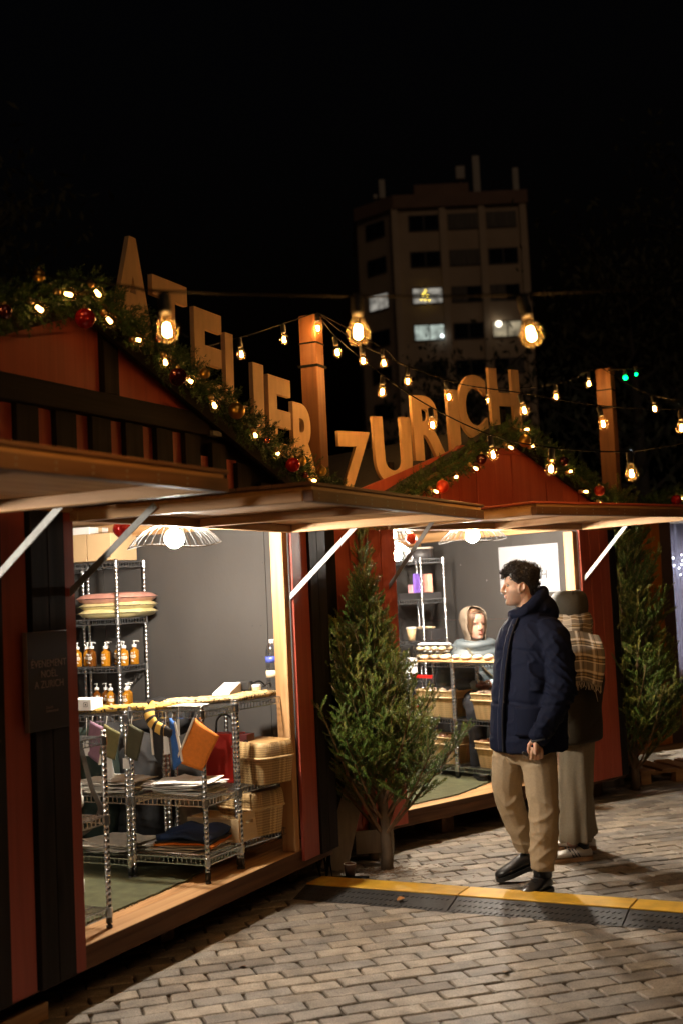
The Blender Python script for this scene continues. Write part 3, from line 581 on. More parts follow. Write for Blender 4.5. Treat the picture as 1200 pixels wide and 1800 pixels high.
for ch, y0, y1, z0, z1, lb, tl in (
    ('Z', -.415, -.11, 2.28, 2.755, 'plywood letter Z standing lowest, half behind the open hatch', 1), ('U', -.07, .275, 2.41, 2.875, 'plywood letter U between the letters Z and R', 2), ('R', .30, .63, 2.59, 3.045, 'plywood letter R crossed by a black light cable', 2),
    ('I', .655, .765, 2.65, 3.11, 'slim plywood letter I between the letters R and C', 2), ('C', .765, 1.065, 2.765, 3.235, 'round plywood letter C beside the letter H', 2), ('H', 1.11, 1.445, 2.85, 3.31, 'plywood letter H at the top of the second gable', 2)):
    letter(ch, S2, y0, y1, z0, z1, lb, tl)
# ================================================================ NEEDLES
def needle_mat(name, c_lo, c_hi, c_tip):
    m, nt, b, ln = newmat(name); N = nt.nodes.new
    a = N('ShaderNodeAttribute'); a.attribute_name = 'tone'; cr = N('ShaderNodeValToRGB'); e = cr.color_ramp.elements
    e[0].color = (*c_lo, 1); e[1].color = (*c_tip, 1); q = e.new(.72); q.color = (*c_hi, 1); ln(a.outputs['Fac'], cr.inputs[0]); ln(cr.outputs[0], b.inputs['Base Color'])
    b.inputs['Roughness'].default_value = .42; b.inputs['Specular IOR Level'].default_value = .45
    return m
SPRUCE = needle_mat('spruce_needles', (.018, .046, .009), (.088, .165, .022), (.34, .31, .06))
GARL = needle_mat('garland_needles', (.014, .040, .010), (.05, .105, .022), (.11, .15, .035))
TWIG = mat('twig_bark', (.16, .085, .038), .85, var=.3, scale=40, bump=.001)
TRUNK = mat('cut_trunk_bark', (.13, .085, .05), .9, var=.35, scale=26, bump=.004, stretch=(1, 1, .4))
def needles(P0, P1, T0, seed, per_m, ln_, wd_, fwd=.75, tip=True):
    r = np.random.default_rng(seed); P0 = np.array(P0, float); P1 = np.array(P1, float); T0 = np.array(T0, float); Dv = P1-P0; L = np.linalg.norm(Dv, axis=1); A = Dv/L[:, None]
    K = np.maximum(6, (L*per_m).astype(int)); ix = np.repeat(np.arange(len(L)), K); M = len(ix)
    t = r.random(M)**.9; ax = A[ix]; ref = np.where(np.abs(ax[:, 2:3]) > .9, np.array([[1., 0, 0]]), np.array([[0, 0, 1.]])); s1 = np.cross(ax, ref); s1 /= np.linalg.norm(s1, axis=1)[:, None]; s2 = np.cross(ax, s1)
    q = r.random(M)*2*np.pi; rad = s1*np.cos(q)[:, None]+s2*np.sin(q)[:, None]
    f = fwd*(.6+.8*r.random(M))+.9*(t > .93); d = rad+ax*f[:, None]; d += np.array([0, 0, .12]); d /= np.linalg.norm(d, axis=1)[:, None]
    B = P0[ix]+Dv[ix]*t[:, None]; l = ln_*(.75+.5*r.random(M))*np.where(t > .85, .8, 1); W = np.cross(d, rad+r.normal(0, .4, (M, 3))); W /= np.linalg.norm(W, axis=1)[:, None]; W *= wd_/2
    V = np.empty((M, 4, 3)); V[:, 0] = B-W*.6; V[:, 1] = B+d*(l*.5)[:, None]-W; V[:, 2] = B+d*l[:, None]; V[:, 3] = B+d*(l*.5)[:, None]+W
    tone = np.clip(T0[ix]+r.normal(0, .10, M)+(t > .8)*.12, 0, 1)
    return V.reshape(-1, 3), np.repeat(tone, 4)
def needle_obj(name, V, tone, m, parent):
    me = D.meshes.new(name); n = len(V); me.vertices.add(n); me.vertices.foreach_set('co', V.ravel()); me.loops.add(n); me.loops.foreach_set('vertex_index', np.arange(n)); me.polygons.add(n//4); me.polygons.foreach_set('loop_start', np.arange(0, n, 4))
    me.update(calc_edges=True); me.validate(); a = me.attributes.new('tone', 'FLOAT', 'POINT'); a.data.foreach_set('value', tone.astype(np.float32)); me.materials.append(m)
    o = D.objects.new(name, me); COL.objects.link(o); o.parent = parent; return tag(o, kind='stuff')
def spruce(label, loc, h, L0, zb, seed, sx=1.0, dens=1.0, elev=(38, 62), trunk_r=.034, whorl=.085, bare=.0, lean=(0, 0), tap=.85, bias=0):
    rg = random.Random(seed); t = thing('spruce_tree', label, 'christmas tree', loc, 0, 'cut spruces leaning at the stalls')
    mb = MB(); mb.tube([(0, 0, 0), (.004, 0, .1), (lean[0]*.3, lean[1]*.3, h*.35), (lean[0]*.7, lean[1]*.7, h*.7), (lean[0], lean[1], h*.97)], [trunk_r*1.12, trunk_r, trunk_r*.72, trunk_r*.38, .004], 10); tr = mb.build('trunk', TRUNK, t, True)
    bm_ = MB(); P0 = []; P1 = []; T = []; axis = lambda z: Vector((lean[0]*z/h, lean[1]*z/h, z))
    def twig(p, d, L, tone, depth):
        n = max(1, int(L/.09)); q = p
        for i in range(n):
            d2 = (d+Vector((rg.uniform(-.12, .12), rg.uniform(-.12, .12), rg.uniform(-.02, .16)))).normalized(); e = q+d2*(L/n); P0.append(q); P1.append(e); T.append(tone+(.28 if i == n-1 else 0)); q = e; d = d2
        bm_.tube([p, (p+q)/2+Vector((0, 0, -.004)), q], [.0028, .0022, .001], 3, cap=False)
    z = zb; k = 0
    while z < h-.08:
        fz = (z-zb)/(h-zb); nb = 5 if fz < .8 else 4; L = L0*(1-fz)**tap+.07
        for j in range(nb):
            a = k*.55+j*2*pi/nb+rg.uniform(-.3, .3); el = radians(elev[0]+(elev[1]-elev[0])*fz+rg.uniform(-9, 9)); LL = L*rg.uniform(.72, 1.18)*(1-bias*cos(a))
            d = Vector((cos(a)*cos(el)*sx, sin(a)*cos(el), sin(el))).normalized(); p = axis(z); pts = [p]; n = 6; dd = d.copy()
            for i in range(n):
                dd = (dd+Vector((0, 0, .05))+Vector((rg.uniform(-.05, .05), rg.uniform(-.05, .05), 0))).normalized(); pts.append(pts[-1]+dd*(LL/n))
            bm_.tube(pts, [.0075*(1-i/(n+1))*(LL/.5)**.5+.0015 for i in range(n+1)], 4, cap=False)
            base = rg.uniform(.25, .55)
            for i in range(n):
                u = i/n
                if u < bare*(1-fz)**2: continue
                P0.append(pts[i]); P1.append(pts[i+1]); T.append(base-.1+(.3 if i == n-1 else 0)+.15*u)
            s = max(.16, bare*(1-fz)**2)
            while s < .97:
                i = min(n-1, int(s*n)); q = pts[i].lerp(pts[i+1], s*n-i); ax = (pts[i+1]-pts[i]).normalized(); sd = ax.cross(Vector((0, 0, 1))).normalized()
                for sg in (1, -1):
                    if rg.random() < .12: continue
                    ang = radians(rg.uniform(34, 58)); dv = (ax*cos(ang)+sd*(sg*sin(ang))+Vector((0, 0, rg.uniform(-.1, .35)))).normalized(); l2 = (LL*.52*(1-s)+.085)*rg.uniform(.75, 1.2)
                    twig(q, dv, l2, base+rg.uniform(-.12, .12), 1)
                    if l2 > .15:
                        for v in (.45,):
                            for s2 in (1, -1): twig(q+dv*l2*v, (dv*.8+dv.cross(Vector((0, 0, 1))).normalized()*s2*.6+Vector((0, 0, .12))).normalized(), l2*.42, base+rg.uniform(-.1, .15), 2)
                if rg.random() < .42: twig(q, (ax*.5+Vector((0, 0, .9))).normalized(), rg.uniform(.10, .20), base+.2, 1)
                s += .092/LL
        z += whorl*rg.uniform(.8, 1.2)*(1 if fz < .7 else .8); k += 1
    for i in range(3): twig(axis(h-.28+.06*i), Vector((rg.uniform(-.2, .2), rg.uniform(-.2, .2), 1)).normalized(), .28, .5, 0)
    bm_.build('branches', TWIG, t)
    V, tn = needles(P0, P1, T, seed, 1150*dens, .0150, .0027); needle_obj('needles', V, tn, SPRUCE, t); return t
spruce('bushy young spruce in front of the plank wall, cut trunk on the pavers', (.175, 7.44, 0), 1.80, .90, .20, 11, 1.0, 1.0, (43, 68), .037, .074, .24, (-.05, .05), 1.25, .22)
spruce('taller thin spruce half hidden behind the bushy one', (.10, 7.72, 0), 2.14, .26, .7, 12, 1.0, .8, (54, 76), .03, .20, .1, (.02, .02))
spruce('big dark spruce at the corner beyond the second stall', (2.27, 9.82, 0), 2.36, .70, .14, 13, 1.0, 1.15, (44, 68), .036, .080, .12, (.03, 0), .55)
# ================================================================ GARLANDS
def garland(label, fr, path, r, seed):
    rg = random.Random(seed); t = thing('garland', label, 'garland', (0, 0, 0), fr=fr, group='fir garlands on the gables'); pts = [Vector(p) for p in path]; P0 = []; P1 = []; T = []; rope = []
    for a, b in zip(pts, pts[1:]):
        L = (b-a).length; n = int(L*300)
        for i in range(n):
            u = (i+rg.random())/n; c = a.lerp(b, u); ax = (b-a).normalized(); ang = rg.uniform(0, 2*pi); s1 = ax.cross(Vector((1, 0, 0))).normalized(); s2 = Vector((1, 0, 0))
            rad = s1*cos(ang)+s2*abs(sin(ang))*.9; d = (rad+ax*rg.uniform(-.8, .8)+Vector((.1, 0, -.30))).normalized(); l = r*rg.uniform(.65, 1.25); P0.append(c+rad*.015); P1.append(c+d*l); T.append(rg.uniform(.2, .75))
    mb = MB(); mb.tube(pts, .016, 6); mb.build('rope', TWIG, t); V, tn = needles(P0, P1, T, seed, 400, .023, .0034, .9); needle_obj('needles', V, tn, GARL, t); return t
garland('long fir garland with red and gold baubles on the timbered gable', S1, [(.14, -4.0, 2.33), (.14, -3.0, 2.69), (.14, -2.35, 2.90), (.14, -2.05, 3.0), (.14, -1.84, 3.04), (.14, -1.62, 2.96), (.14, -1.2, 2.81), (.14, -.6, 2.60), (.14, -.1, 2.41), (.14, .3, 2.29), (.14, .5, 2.25)], .118, 21)
garland('fir garland round the peak of the plain red gable', S2, [(.14, -.30, 2.20), (.14, .10, 2.38), (.14, .55, 2.57), (.14, .9, 2.75), (.14, 1.10, 2.83), (.14, 1.35, 2.74), (.14, 1.75, 2.54), (.14, 2.1, 2.38), (.14, 2.5, 2.22)], .112, 22)
garland('end of a fir garland on the orange stall', S3, [(.1, -.35, 2.36), (.1, .2, 2.46), (.1, .8, 2.64), (.1, 1.5, 2.85)], .11, 23)
BRED = mat('red_bauble', (.42, .010, .008), .16, .35, .03, coat=.5); BGOLD = mat('gold_bauble', (.62, .36, .07), .28, .9, .03); BDARK = mat('dark_red_bauble', (.07, .006, .006), .1, .5, .02, coat=.6); BPINK = mat('copper_bauble', (.6, .22, .16), .12, .9, .02); CAPG = mat('bauble_cap', (.7, .5, .2), .3, 1, .05); BORG = mat('matt_red_bauble', (.52, .045, .012), .35, .2, .03)
def bauble(fr, x, y, z, r, m, label, grp=None):
    t = thing('bauble', label, 'bauble', (x, y, z), fr=fr, group=grp); MB().ball((0, 0, 0), r, 20, 14).build('ball', m, t, True)
    mb = MB().lathe([(r*.22, r*.95), (r*.22, r*1.16), (0, r*1.17)], seg=10); mb.tube([(r*.12*cos(a*.9), 0, r*1.25+r*.12*sin(a*.9)) for a in range(7)], r*.03, 4, closed=True); mb.build('cap', CAPG, t)
g = 'baubles hanging in the long garland'
for y, z, r, m, lb in ((-2.20, 3.045, .026, BGOLD, 'small dull gold bauble at the very peak of the long garland'), (-1.92, 2.925, .045, BRED, 'large bright red bauble under the garland peak'), (-1.25, 2.775, .043, BDARK, 'dark red glossy bauble under the letter T'), (-1.40, 2.93, .018, BPINK, 'tiny copper bauble above the dark red one'), (-1.02, 2.825, .026, BGOLD, 'small gold bauble beside the letter E foot'), (-.74, 2.675, .043, BGOLD, 'large gold bauble in the middle of the long garland'), (-.45, 2.555, .019, BPINK, 'tiny copper bauble below the letter I'), (-.18, 2.445, .042, BRED, 'large red bauble near the low end of the long garland'), (-.04, 2.40, .018, BPINK, 'tiny copper bauble below the large red one'), (.16, 2.435, .029, BGOLD, 'small gold bauble below the letter R at the post'), (-2.40, 2.86, .03, BDARK, 'dark red bauble on the near slope of the long garland'), (-.085, 2.475, .032, BGOLD, 'gold bauble tucked behind the large red one')):
    bauble(S1, .25, y-.11, z-.045, r*.98, m, lb, g)
g = 'baubles hanging in the second garland'
for y, z, r, m, lb in ((.38, 2.40, .046, BORG, 'matt orange red bauble low before the second gable'), (.78, 2.60, .038, BDARK, 'dark red bauble under the light cable on the second garland'), (1.25, 2.75, .046, BGOLD, 'gold bauble at the peak of the second garland'), (1.68, 2.62, .036, BDARK, 'dark red bauble on the far slope of the second garland'), (2.09, 2.41, .042, BORG, 'matt orange red bauble at the far foot of the second garland')):
    bauble(S2, .24, y-.12, z-.025, r*.98, m, lb, g)
bauble(S3, .2, .02, 2.40, .05, BRED, 'red bauble on the orange stall garland')
bauble(S1, -.10, -1.36, 2.045, .045, BRED, 'shiny red bauble hanging inside the near hatch by the lamp')
bauble(S2, -.30, .475, 2.06, .040, BORG, 'red bauble hanging in the second hatch between the lamps')
# ================================================================ LIGHT STRINGS
BRASS = mat('brass_cap', (.75, .5, .2), .3, 1, .05)
bulb_me = MB().lathe([(.0125, -.004), (.013, -.014), (.018, -.026), (.0265, -.040), (.0300, -.055), (.0285, -.069), (.0225, -.080), (.012, -.087), (0, -.089)], seg=18).mesh('bulb', BGLASS, True)
def fil_mesh(m):
    mb = MB()
    for k in range(4):
        a = k*pi/2+.4; mb.tube([(.0075*cos(a), .0075*sin(a), -.066), (.0045*cos(a), .0045*sin(a), -.038)], .0030, 5)
    mb.tube([(0, 0, -.07), (0, 0, -.062)], .006, 6); return mb.mesh('filament', m, True)
fil_me = fil_mesh(FIL); filg_me = fil_mesh(FILG)
sock_me = MB().lathe([(.010, .052), (.016, .048), (.0165, .0), (.0145, -.008), (0, -.008)], seg=10).mesh('socket', SOCK, True)
cap_me = MB().lathe([(.0135, .012), (.0145, .006), (.0135, .0), (.0145, -.006), (.0125, -.010), (0, -.011)], seg=10).mesh('brass_cap', BRASS, True)
def catmull(P, n=7):
    P = [Vector(p) for p in P]; out = []
    for i in range(len(P)-1):
        a, b, c, d = P[max(i-1, 0)], P[i], P[i+1], P[min(i+2, len(P)-1)]
        for k in range(n):
            t = k/n; out.append(.5*((2*b)+(c-a)*t+(2*a-5*b+4*c-d)*t*t+(3*b-a-3*c+d)*t**3))
    return out+[P[-1]]
def light_string(label, cable, bulbs, grp='festoon light strings overhead', r=.0036):
    t = thing('light_string', label, 'string lights', (0, 0, 0), group=grp); MB().tube(catmull(cable), r, 5).build('cable', CABLE, t, True); rg = random.Random(len(label))
    for p in bulbs:
        b = inst('bulb', bulb_me, t, Vector(p)-Vector((0, 0, .055)), (rg.uniform(-.14, .14), rg.uniform(-.2, .1), 0)); inst('filament', fil_me, b); inst('socket', sock_me, b)
    return t
light_string('nearest light string with three big blurred bulbs', [(-1.3, 3.5, 2.75), (-.608, 3.3, 2.58), (-.452, 3.2, 2.527), (.068, 3.15, 2.476), (.517, 3.15, 2.460), (.969, 3.2, 2.482), (1.5, 3.4, 2.6)], [(-.452, 3.2, 2.527), (.068, 3.15, 2.486), (.517, 3.15, 2.460)])
light_string('light string from the post down behind the letters A to R', [(-.12, 8.0, 3.60), (-.326, 7.8, 3.49), (-.592, 7.5, 3.345), (-.967, 7.1, 3.19), (-1.45, 6.6, 3.1)], [(-.10, 7.95, 3.59), (-.326, 7.8, 3.49), (-.592, 7.5, 3.345)])
light_string('light string running between the two wooden posts', [(-.1, 8.0, 3.606), (.341, 8.3, 3.40), (.531, 8.7, 3.335), (1.197, 9.4, 3.273), (1.832, 9.9, 3.359), (2.2, 10.3, 3.523), (2.36, 10.48, 3.58)], [(.341, 8.3, 3.40), (.531, 8.7, 3.335), (1.197, 9.4, 3.273), (1.832, 9.9, 3.359), (2.2, 10.3, 3.523)])
light_string('light string sagging past the letters C and H', [(-.1, 7.98, 3.602), (.189, 7.9, 3.345), (.714, 7.6, 3.025), (1.124, 7.2, 2.855), (1.532, 6.9, 2.71), (1.937, 6.7, 2.64), (2.4, 6.5, 2.62)], [(.189, 7.9, 3.345), (.714, 7.6, 3.025), (1.124, 7.2, 2.855), (1.532, 6.9, 2.71), (1.937, 6.7, 2.64)])
light_string('lowest light string with large bulbs crossing the letter R', [(-.1, 7.97, 3.598), (.016, 7.8, 3.39), (.292, 7.4, 3.045), (.555, 7.0, 2.765), (.821, 6.4, 2.505), (1.069, 6.0, 2.375), (1.416, 5.8, 2.315), (1.75, 5.6, 2.34)], [(.016, 7.8, 3.39), (.292, 7.4, 3.045), (.555, 7.0, 2.765), (.821, 6.4, 2.505), (1.069, 6.0, 2.375), (1.416, 5.8, 2.315)])
light_string('short light string leading off beyond the far post', [(2.36, 10.48, 3.58), (2.615, 9.8, 3.205), (2.95, 9.2, 3.05)], [(2.615, 9.8, 3.205)])
def garland_lights(label, fr, items, seed):
    t = thing('light_string', label, 'string lights', (0, 0, 0), fr=fr, group='bulb strings in the garlands'); rg = random.Random(seed)
    mb = MB(); pts = [Vector((x-.02, y, z)) for x, y, z in sorted(items, key=lambda q: q[1])]; fine = []
    for a, b in zip(pts, pts[1:]): fine += [a, (a+b)/2+Vector((-.05, 0, -.04))]
    mb.tube(fine+[pts[-1]], .003, 4); mb.build('cable', CABLE, t)
    for x, y, z in items:
        ro = R3(rg.uniform(.9, 1.9), rg.uniform(-.3, .3), rg.uniform(-.4, .5)).to_euler(); b = inst('bulb', bulb_me, t, (x, y-.06, z-.02), ro); inst('filament', filg_me, b); inst('brass_cap', cap_me, b)
garland_lights('clear bulbs set along the long garland', S1, [(.255, y-.10, z-.035) for y, z in ((-2.21, 2.94), (-2.05, 3.01), (-1.83, 3.09), (-1.75, 2.98), (-1.55, 2.9), (-1.32, 2.87), (-1.14, 2.79), (-.93, 2.72), (-.55, 2.6), (-.31, 2.52), (.04, 2.38), (-2.5, 2.9), (-2.8, 2.83))], 3)
garland_lights('clear bulbs set along the second garland', S2, [(.25, y-.11, z-.02) for y, z in ((.3, 2.4), (.7, 2.57), (.52, 2.47), (.11, 2.34), (1.07, 2.73), (1.34, 2.72), (1.26, 2.84), (1.55, 2.64), (1.75, 2.55), (1.89, 2.41), (2.1, 2.34), (2.26, 2.31))], 4)
garland_lights('single clear bulb in the orange stall garland', S3, [(.2, .12, 2.44), (.2, .5, 2.58)], 5)
# ================================================================ PENDANT LAMPS
WIRE = mat('lamp_wire', (.05, .05, .05), .35, .6)
def pendant(fr, loc, r, label, tilt=0):
    t = thing('pendant_lamp', label, 'lamp', loc, fr=fr, group='wire shaded pendant lamps')
    z = loc[2]; MB().tube([(0, 0, 2.2-z), (0, 0, .075)], .004, 5).build('cord', CABLE, t)
    MB().lathe([(.0, .085), (.02, .08), (.022, .03), (0, .028)], seg=12).build('socket', SOCK, t, True)
    MB().ball((0, 0, -.022), .051 if r > .2 else .034, 18, 12).build('bulb', LAMPE, t, True)
    if r:
        mb = MB(); prof = [(.03, .070), (.10, .058), (.17, .026), (.225, -.018), (.26, -.058)]
        for k in range(30):
            a = 2*pi*k/30; mb.tube([(q*r/.26*cos(a), q*r/.26*sin(a), zz+.010*sin(3*a)*(q/.26)) for q, zz in prof], .0024, 4)
        for q, zz in ((.26, -.058), (.03, .070), (.135, .043)): mb.tube([(q*r/.26*cos(a*pi/18), q*r/.26*sin(a*pi/18), zz+.010*sin(3*a*pi/18)*(q/.26)) for a in range(36)], .0026, 4, closed=True)
        mb.build('wire_shade', WIRE, t).rotation_euler = (tilt, tilt*.5, 0)
pendant(S1, (-.22, -.755, 2.040), .245, 'glowing pendant with wide wire shade in the timbered stall', .05)
pendant(S1, (-.30, -3.4, 2.045), .19, 'glowing pendant in the near bay of the timbered stall, out of sight')
pendant(S3, (-.62, .32, 1.85), .25, 'glowing lamp behind the white curtain')
pendant(S2, (-.20, 1.0, 2.095), .25, 'glowing pendant with wire shade above the seller', .04)
pendant(S2, (-.61, .575, 2.13), .16, 'glowing lamp high at the plank wall edge of the second stall')
pendant(S2, (-.59, .60, 1.975), .12, 'glowing lamp hung lower, before the far rack')

rg = random.Random(31); mb = MB()
for k in range(260):
    r_ = abs(rg.gauss(0, .28)); a = rg.uniform(0, 6.28); p = Vector((.17+r_*cos(a), 7.36+r_*sin(a)*.8, .003)); d = Vector((rg.uniform(-1, 1), rg.uniform(-1, 1), 0)).normalized()*rg.uniform(.006, .022); mb.bar(p-d, p+d+Vector((0, 0, .003)), .0025, .002)
tag(mb.build('fallen_needles', TWIG), kind='stuff')
for k, (x, y, rz, lb) in enumerate(((1.52, 6.78, .4, 'small dark leaf flat on the pavers beyond the ramp'), (.62, 5.35, 1.2, 'small brown leaf on the pavers nearest the camera'), (-.55, 5.62, 2.2, 'curled dry leaf on the pavers near the black planks'))):
    lf = MB().sheet(lambda u, v: ((u-.5)*.055, (v-.5)*.032*(1-abs(2*u-1)**2), .008*sin(u*3+k)), 6, 3, .001).build('fallen_leaf', mat('dry_leaf_%s' % ('umber', 'tan', 'rust')[k], ((.05, .03, .02), (.22, .13, .05), (.28, .11, .03))[k], .7)); lf.location = (x, y, .006); lf.rotation_euler = (0, 0, rz); tag(lf, lb, 'leaf')
# ================================================================ WIRE RACKS
_pm = {}; _sm = {}
def post_me(h):
    k = round(h, 3)
    if k not in _pm:
        prof = []; z = .055
        prof += [(.0125, z)]
        while z+.026 < h: prof += [(.0128, z+.004), (.0128, z+.021), (.0112, z+.0225), (.0112, z+.0245)]; z += .026
        prof += [(.0128, h-.002), (.011, h), (0, h)]
        _pm[k] = MB().lathe(prof, seg=10).mesh('post', CHROME, True)
    return _pm[k]
foot_me = MB().lathe([(.013, 0), (.0145, .003), (.0145, .012), (.008, .014), (.008, .02), (.0142, .021), (.0142, .056), (.0128, .058)], seg=10).mesh('foot', BLACKP, True)
def shelf_me(w, d):
    k = (round(w, 3), round(d, 3))
    if k not in _sm:
        mb = MB(); X0, X1, Y0, Y1 = -w/2+.004, w/2-.004, -d/2+.004, d/2-.004
        for z in (0, -.032):
            for a, b in (((X0, Y0), (X1, Y0)), ((X1, Y0), (X1, Y1)), ((X1, Y1), (X0, Y1)), ((X0, Y1), (X0, Y0))): mb.bar((*a, z), (*b, z), .0052, .0052)
        lw = w >= d
        n = int((w if lw else d)/.024)
        for i in range(n):
            u = -.5+(i+.5)/n
            if lw: mb.bar((u*w, Y0, .003), (u*w, Y1, .003), .0034, .0034)
            else: mb.bar((X0, u*d, .003), (X1, u*d, .003), .0034, .0034)
        for u in (-.22, .22):
            if lw: mb.bar((X0, u*d, -.002), (X1, u*d, -.002), .005, .005)
            else: mb.bar((u*w, Y0, -.002), (u*w, Y1, -.002), .005, .005)
        for (a, b) in (((X0, Y0), (X1, Y0)), ((X0, Y1), (X1, Y1)), ((X0, Y0), (X0, Y1)), ((X1, Y0), (X1, Y1))):
            L = sqrt((a[0]-b[0])**2+(a[1]-b[1])**2); m = max(2, int(L/.028))
            for i in range(m): u = (i+.5)/m; p = (a[0]+(b[0]-a[0])*u, a[1]+(b[1]-a[1])*u); mb.bar((*p, -.002), (*p, -.031), .0036, .0036, (1, 0, 0))
        for sx in (X0-.0, X1+.0):
            for sy in (Y0, Y1): mb.lathe([(.0175, -.036), (.0165, .006), (.0135, .008)], (sx, sy, 0), 10)
        _sm[k] = mb.mesh('wire_shelf', CHROME)
    return _sm[k]
def rack(fr, x0, x1, y0, y1, z0, h, zs, label, grp, rz=0):
    t = thing('wire_rack', label, 'wire rack', ((x0+x1)/2, (y0+y1)/2, z0), rz, grp, fr); w, d = x1-x0, y1-y0
    for sx in (-1, 1):
        for sy in (-1, 1): p = inst('post', post_me(h), t, (sx*(w/2-.004), sy*(d/2-.004), 0)); inst('foot', foot_me, p)
    for z in zs: inst('wire_shelf', shelf_me(w, d), t, (0, 0, z-z0))
    return t
F0 = .2505
g1 = 'chrome wire racks in the timbered stall'; g2 = 'chrome wire racks in the plank stall'
rack(S1, -1.64, -1.185, .01, .305, F0, 1.72, (.62, 1.045, 1.305, 1.60, 1.955), 'tall chrome rack with amber bottles and cardboard boxes on top', g1)
rack(S1, -1.985, -1.672, -.02, .30, F0, 1.72, (.60, 1.02, 1.31, 1.585, 1.94), 'tall chrome rack deep in the corner, mostly hidden by the black planks', g1)
rack(S1, -.545, -.083, -.765, -.425, F0, .895, (.372, .668, 1.118), 'counter rack holding the folded navy cloth on its bottom shelf', g1)
rack(S1, -.985, -.549, -.79, -.445, F0, .875, (.352, .672, 1.10), 'counter rack behind the card reader with purple and olive pouches', g1)
rack(S1, -.50, -.075, -.415, .055, F0, .90, (.385, .672, 1.12), 'counter rack under the water bottle with two woven baskets', g1, radians(-6))
rack(S1, -.40, -.068, -2.0, -1.585, F0, .875, (.335, .742, 1.095), 'low rack by the planks with strapped bags, standing nearest the sill', g1)
rack(S2, -2.02+.30, -1.385, 1.62, 1.90, F0, 1.72, (.62, .93, 1.262, 1.612, 1.955), 'tall chrome rack with a purple box in the second stall', g2)
rack(S2, -.598, -.135, 1.125, 1.40, F0, .90, (.345, .70, 1.128), 'counter rack in front of the seller with two open baskets', g2)
rack(S2, -1.075, -.602, 1.125, 1.40, F0, .90, (.345, .70, 1.128), 'counter rack with boxed pastries at the plank wall end', g2)
# ---- cloth mats
def carpet(fr, pts, th, m, label, seed):
    rg = random.Random(seed); P = []
    for a, b in zip(pts, pts[1:]+pts[:1]):
        a = Vector((*a, 0)); b = Vector((*b, 0)); n = max(1, int((b-a).length/.02))
        for i in range(n): p = a.lerp(b, i/n); P.append((p.x+rg.uniform(-.006, .006), p.y+rg.uniform(-.004, .004)))
    t = thing('carpet', label, 'carpet', (0, 0, F0), fr=fr); MB().prism(P, lambda u, v, q: (u, v, q), .001, th).build('pile', m, t); mb = MB()
    for (x, y) in P[::1]:
        if x > -.55: mb.bar((x, y, th), (x+rg.uniform(.0, .02), y+rg.uniform(-.008, .008), rg.uniform(0, .01)), .003, .003)
    tag(mb.build('fringe', m, t), kind='stuff')
CARP = mat('green_carpet', (.075, .078, .036), .95, var=.3, scale=14, bump=.004, bscale=220); carpet(S1, [(-.225, -1.95), (-.215, -1.5), (-.225, -.74), (-.42, .12), (-.5, .31), (-1.9, .31), (-1.9, -1.95)], .009, CARP, 'olive green carpet on the floor of the timbered stall', 1)
carpet(S2, [(-.10, .05), (-.12, .62), (-.30, 1.16), (-.42, 2.1), (-1.9, 2.1), (-1.9, .05)], .009, CARP, 'pale green carpet on the floor of the second stall', 2)
# ---- cardboard boxes on the tall rack
KRAFT = mat('kraft_card', (.58, .40, .215), .75, var=.06, scale=6, rnd=.05); WHITEC = mat('white_card_box', (.72, .71, .69), .6, var=.04); TAPE = mat('tape', (.50, .36, .2), .3)
def carton(fr, c, d, rz, m, label, grp, open_=False):
    t = thing('cardboard_box', label, 'box', c, rz, grp, fr); x, y, z = d
    MB().bb(-x/2, x/2, -y/2, y/2, 0, z-.003).build('box_body', m, t, bevel=.002)
    for s in (-1, 1): MB().bb(-x/2, x/2, s*.001, s*(y/2), z-.0025, z).build('lid_flap', m, t)
    MB().bb(-x/2-.0006, x/2+.0006, -.02, .02, z-.05, z+.0006).build('tape', TAPE, t); return t
carton(S1, (-1.505, .16, 1.966), (.165, .27, .172), 0, KRAFT, 'tall kraft box on the tall rack, the one nearer the planks', 'boxes on top of the tall rack')
carton(S1, (-1.322, .155, 1.966), (.182, .27, .17), 0, KRAFT, 'tall kraft box on the tall rack, at its free corner', 'boxes on top of the tall rack')
carton(S1, (-1.50, .155, 2.139), (.17, .24, .045), radians(4), WHITEC, 'flat white box lying on top of the kraft boxes', 'boxes on top of the tall rack')
# ---- wrapped textiles
def pillow(fr, c, d, m, label, grp, rz=0, seed=0):
    t = thing('wrapped_textile', label, 'textile', c, rz, grp, fr); x, y, z = d
    def S(u, v, s): a = 2*u-1; b = 2*v-1; e = max(0, (1-abs(a)**5)*(1-abs(b)**5))**.5; return Vector((a*x/2*(1-.05*b*b), b*y/2*(1-.05*a*a), z/2+s*(z/2*e+.002)+.004*nz(u*6+seed, v*6, s)*e))
    mb = MB(); mb.grid(lambda u, v: S(u, v, 1), 16, 12); mb.grid(lambda u, v: S(1-u, v, -1), 16, 12); mb.build('folded_cloth', m, t, True)
    mb = MB().tube([(-x/2, -y/2, z/2), (x/2, -y/2, z/2)], .003, 4); mb.build('seal', CLEAR, t); return t
PINKC = mat('pink_cloth', (.62, .30, .24), .35, var=.15, scale=30, coat=.4); YELC = mat('yellow_cloth', (.70, .60, .30), .35, var=.1, scale=30, coat=.4)
g = 'wrapped textiles on the tall rack'
pillow(S1, (-1.28, .14, 1.606), (.47, .25, .062), YELC, 'yellow wrapped textile, bottom of the small pile', g, .03, 1); pillow(S1, (-1.28, .145, 1.650), (.47, .25, .062), YELC, 'yellow wrapped textile, middle of the small pile', g, -.03, 2); pillow(S1, (-1.285, .14, 1.696), (.48, .26, .066), PINKC, 'pink checked wrapped textile on top of the small pile', g, .02, 3)
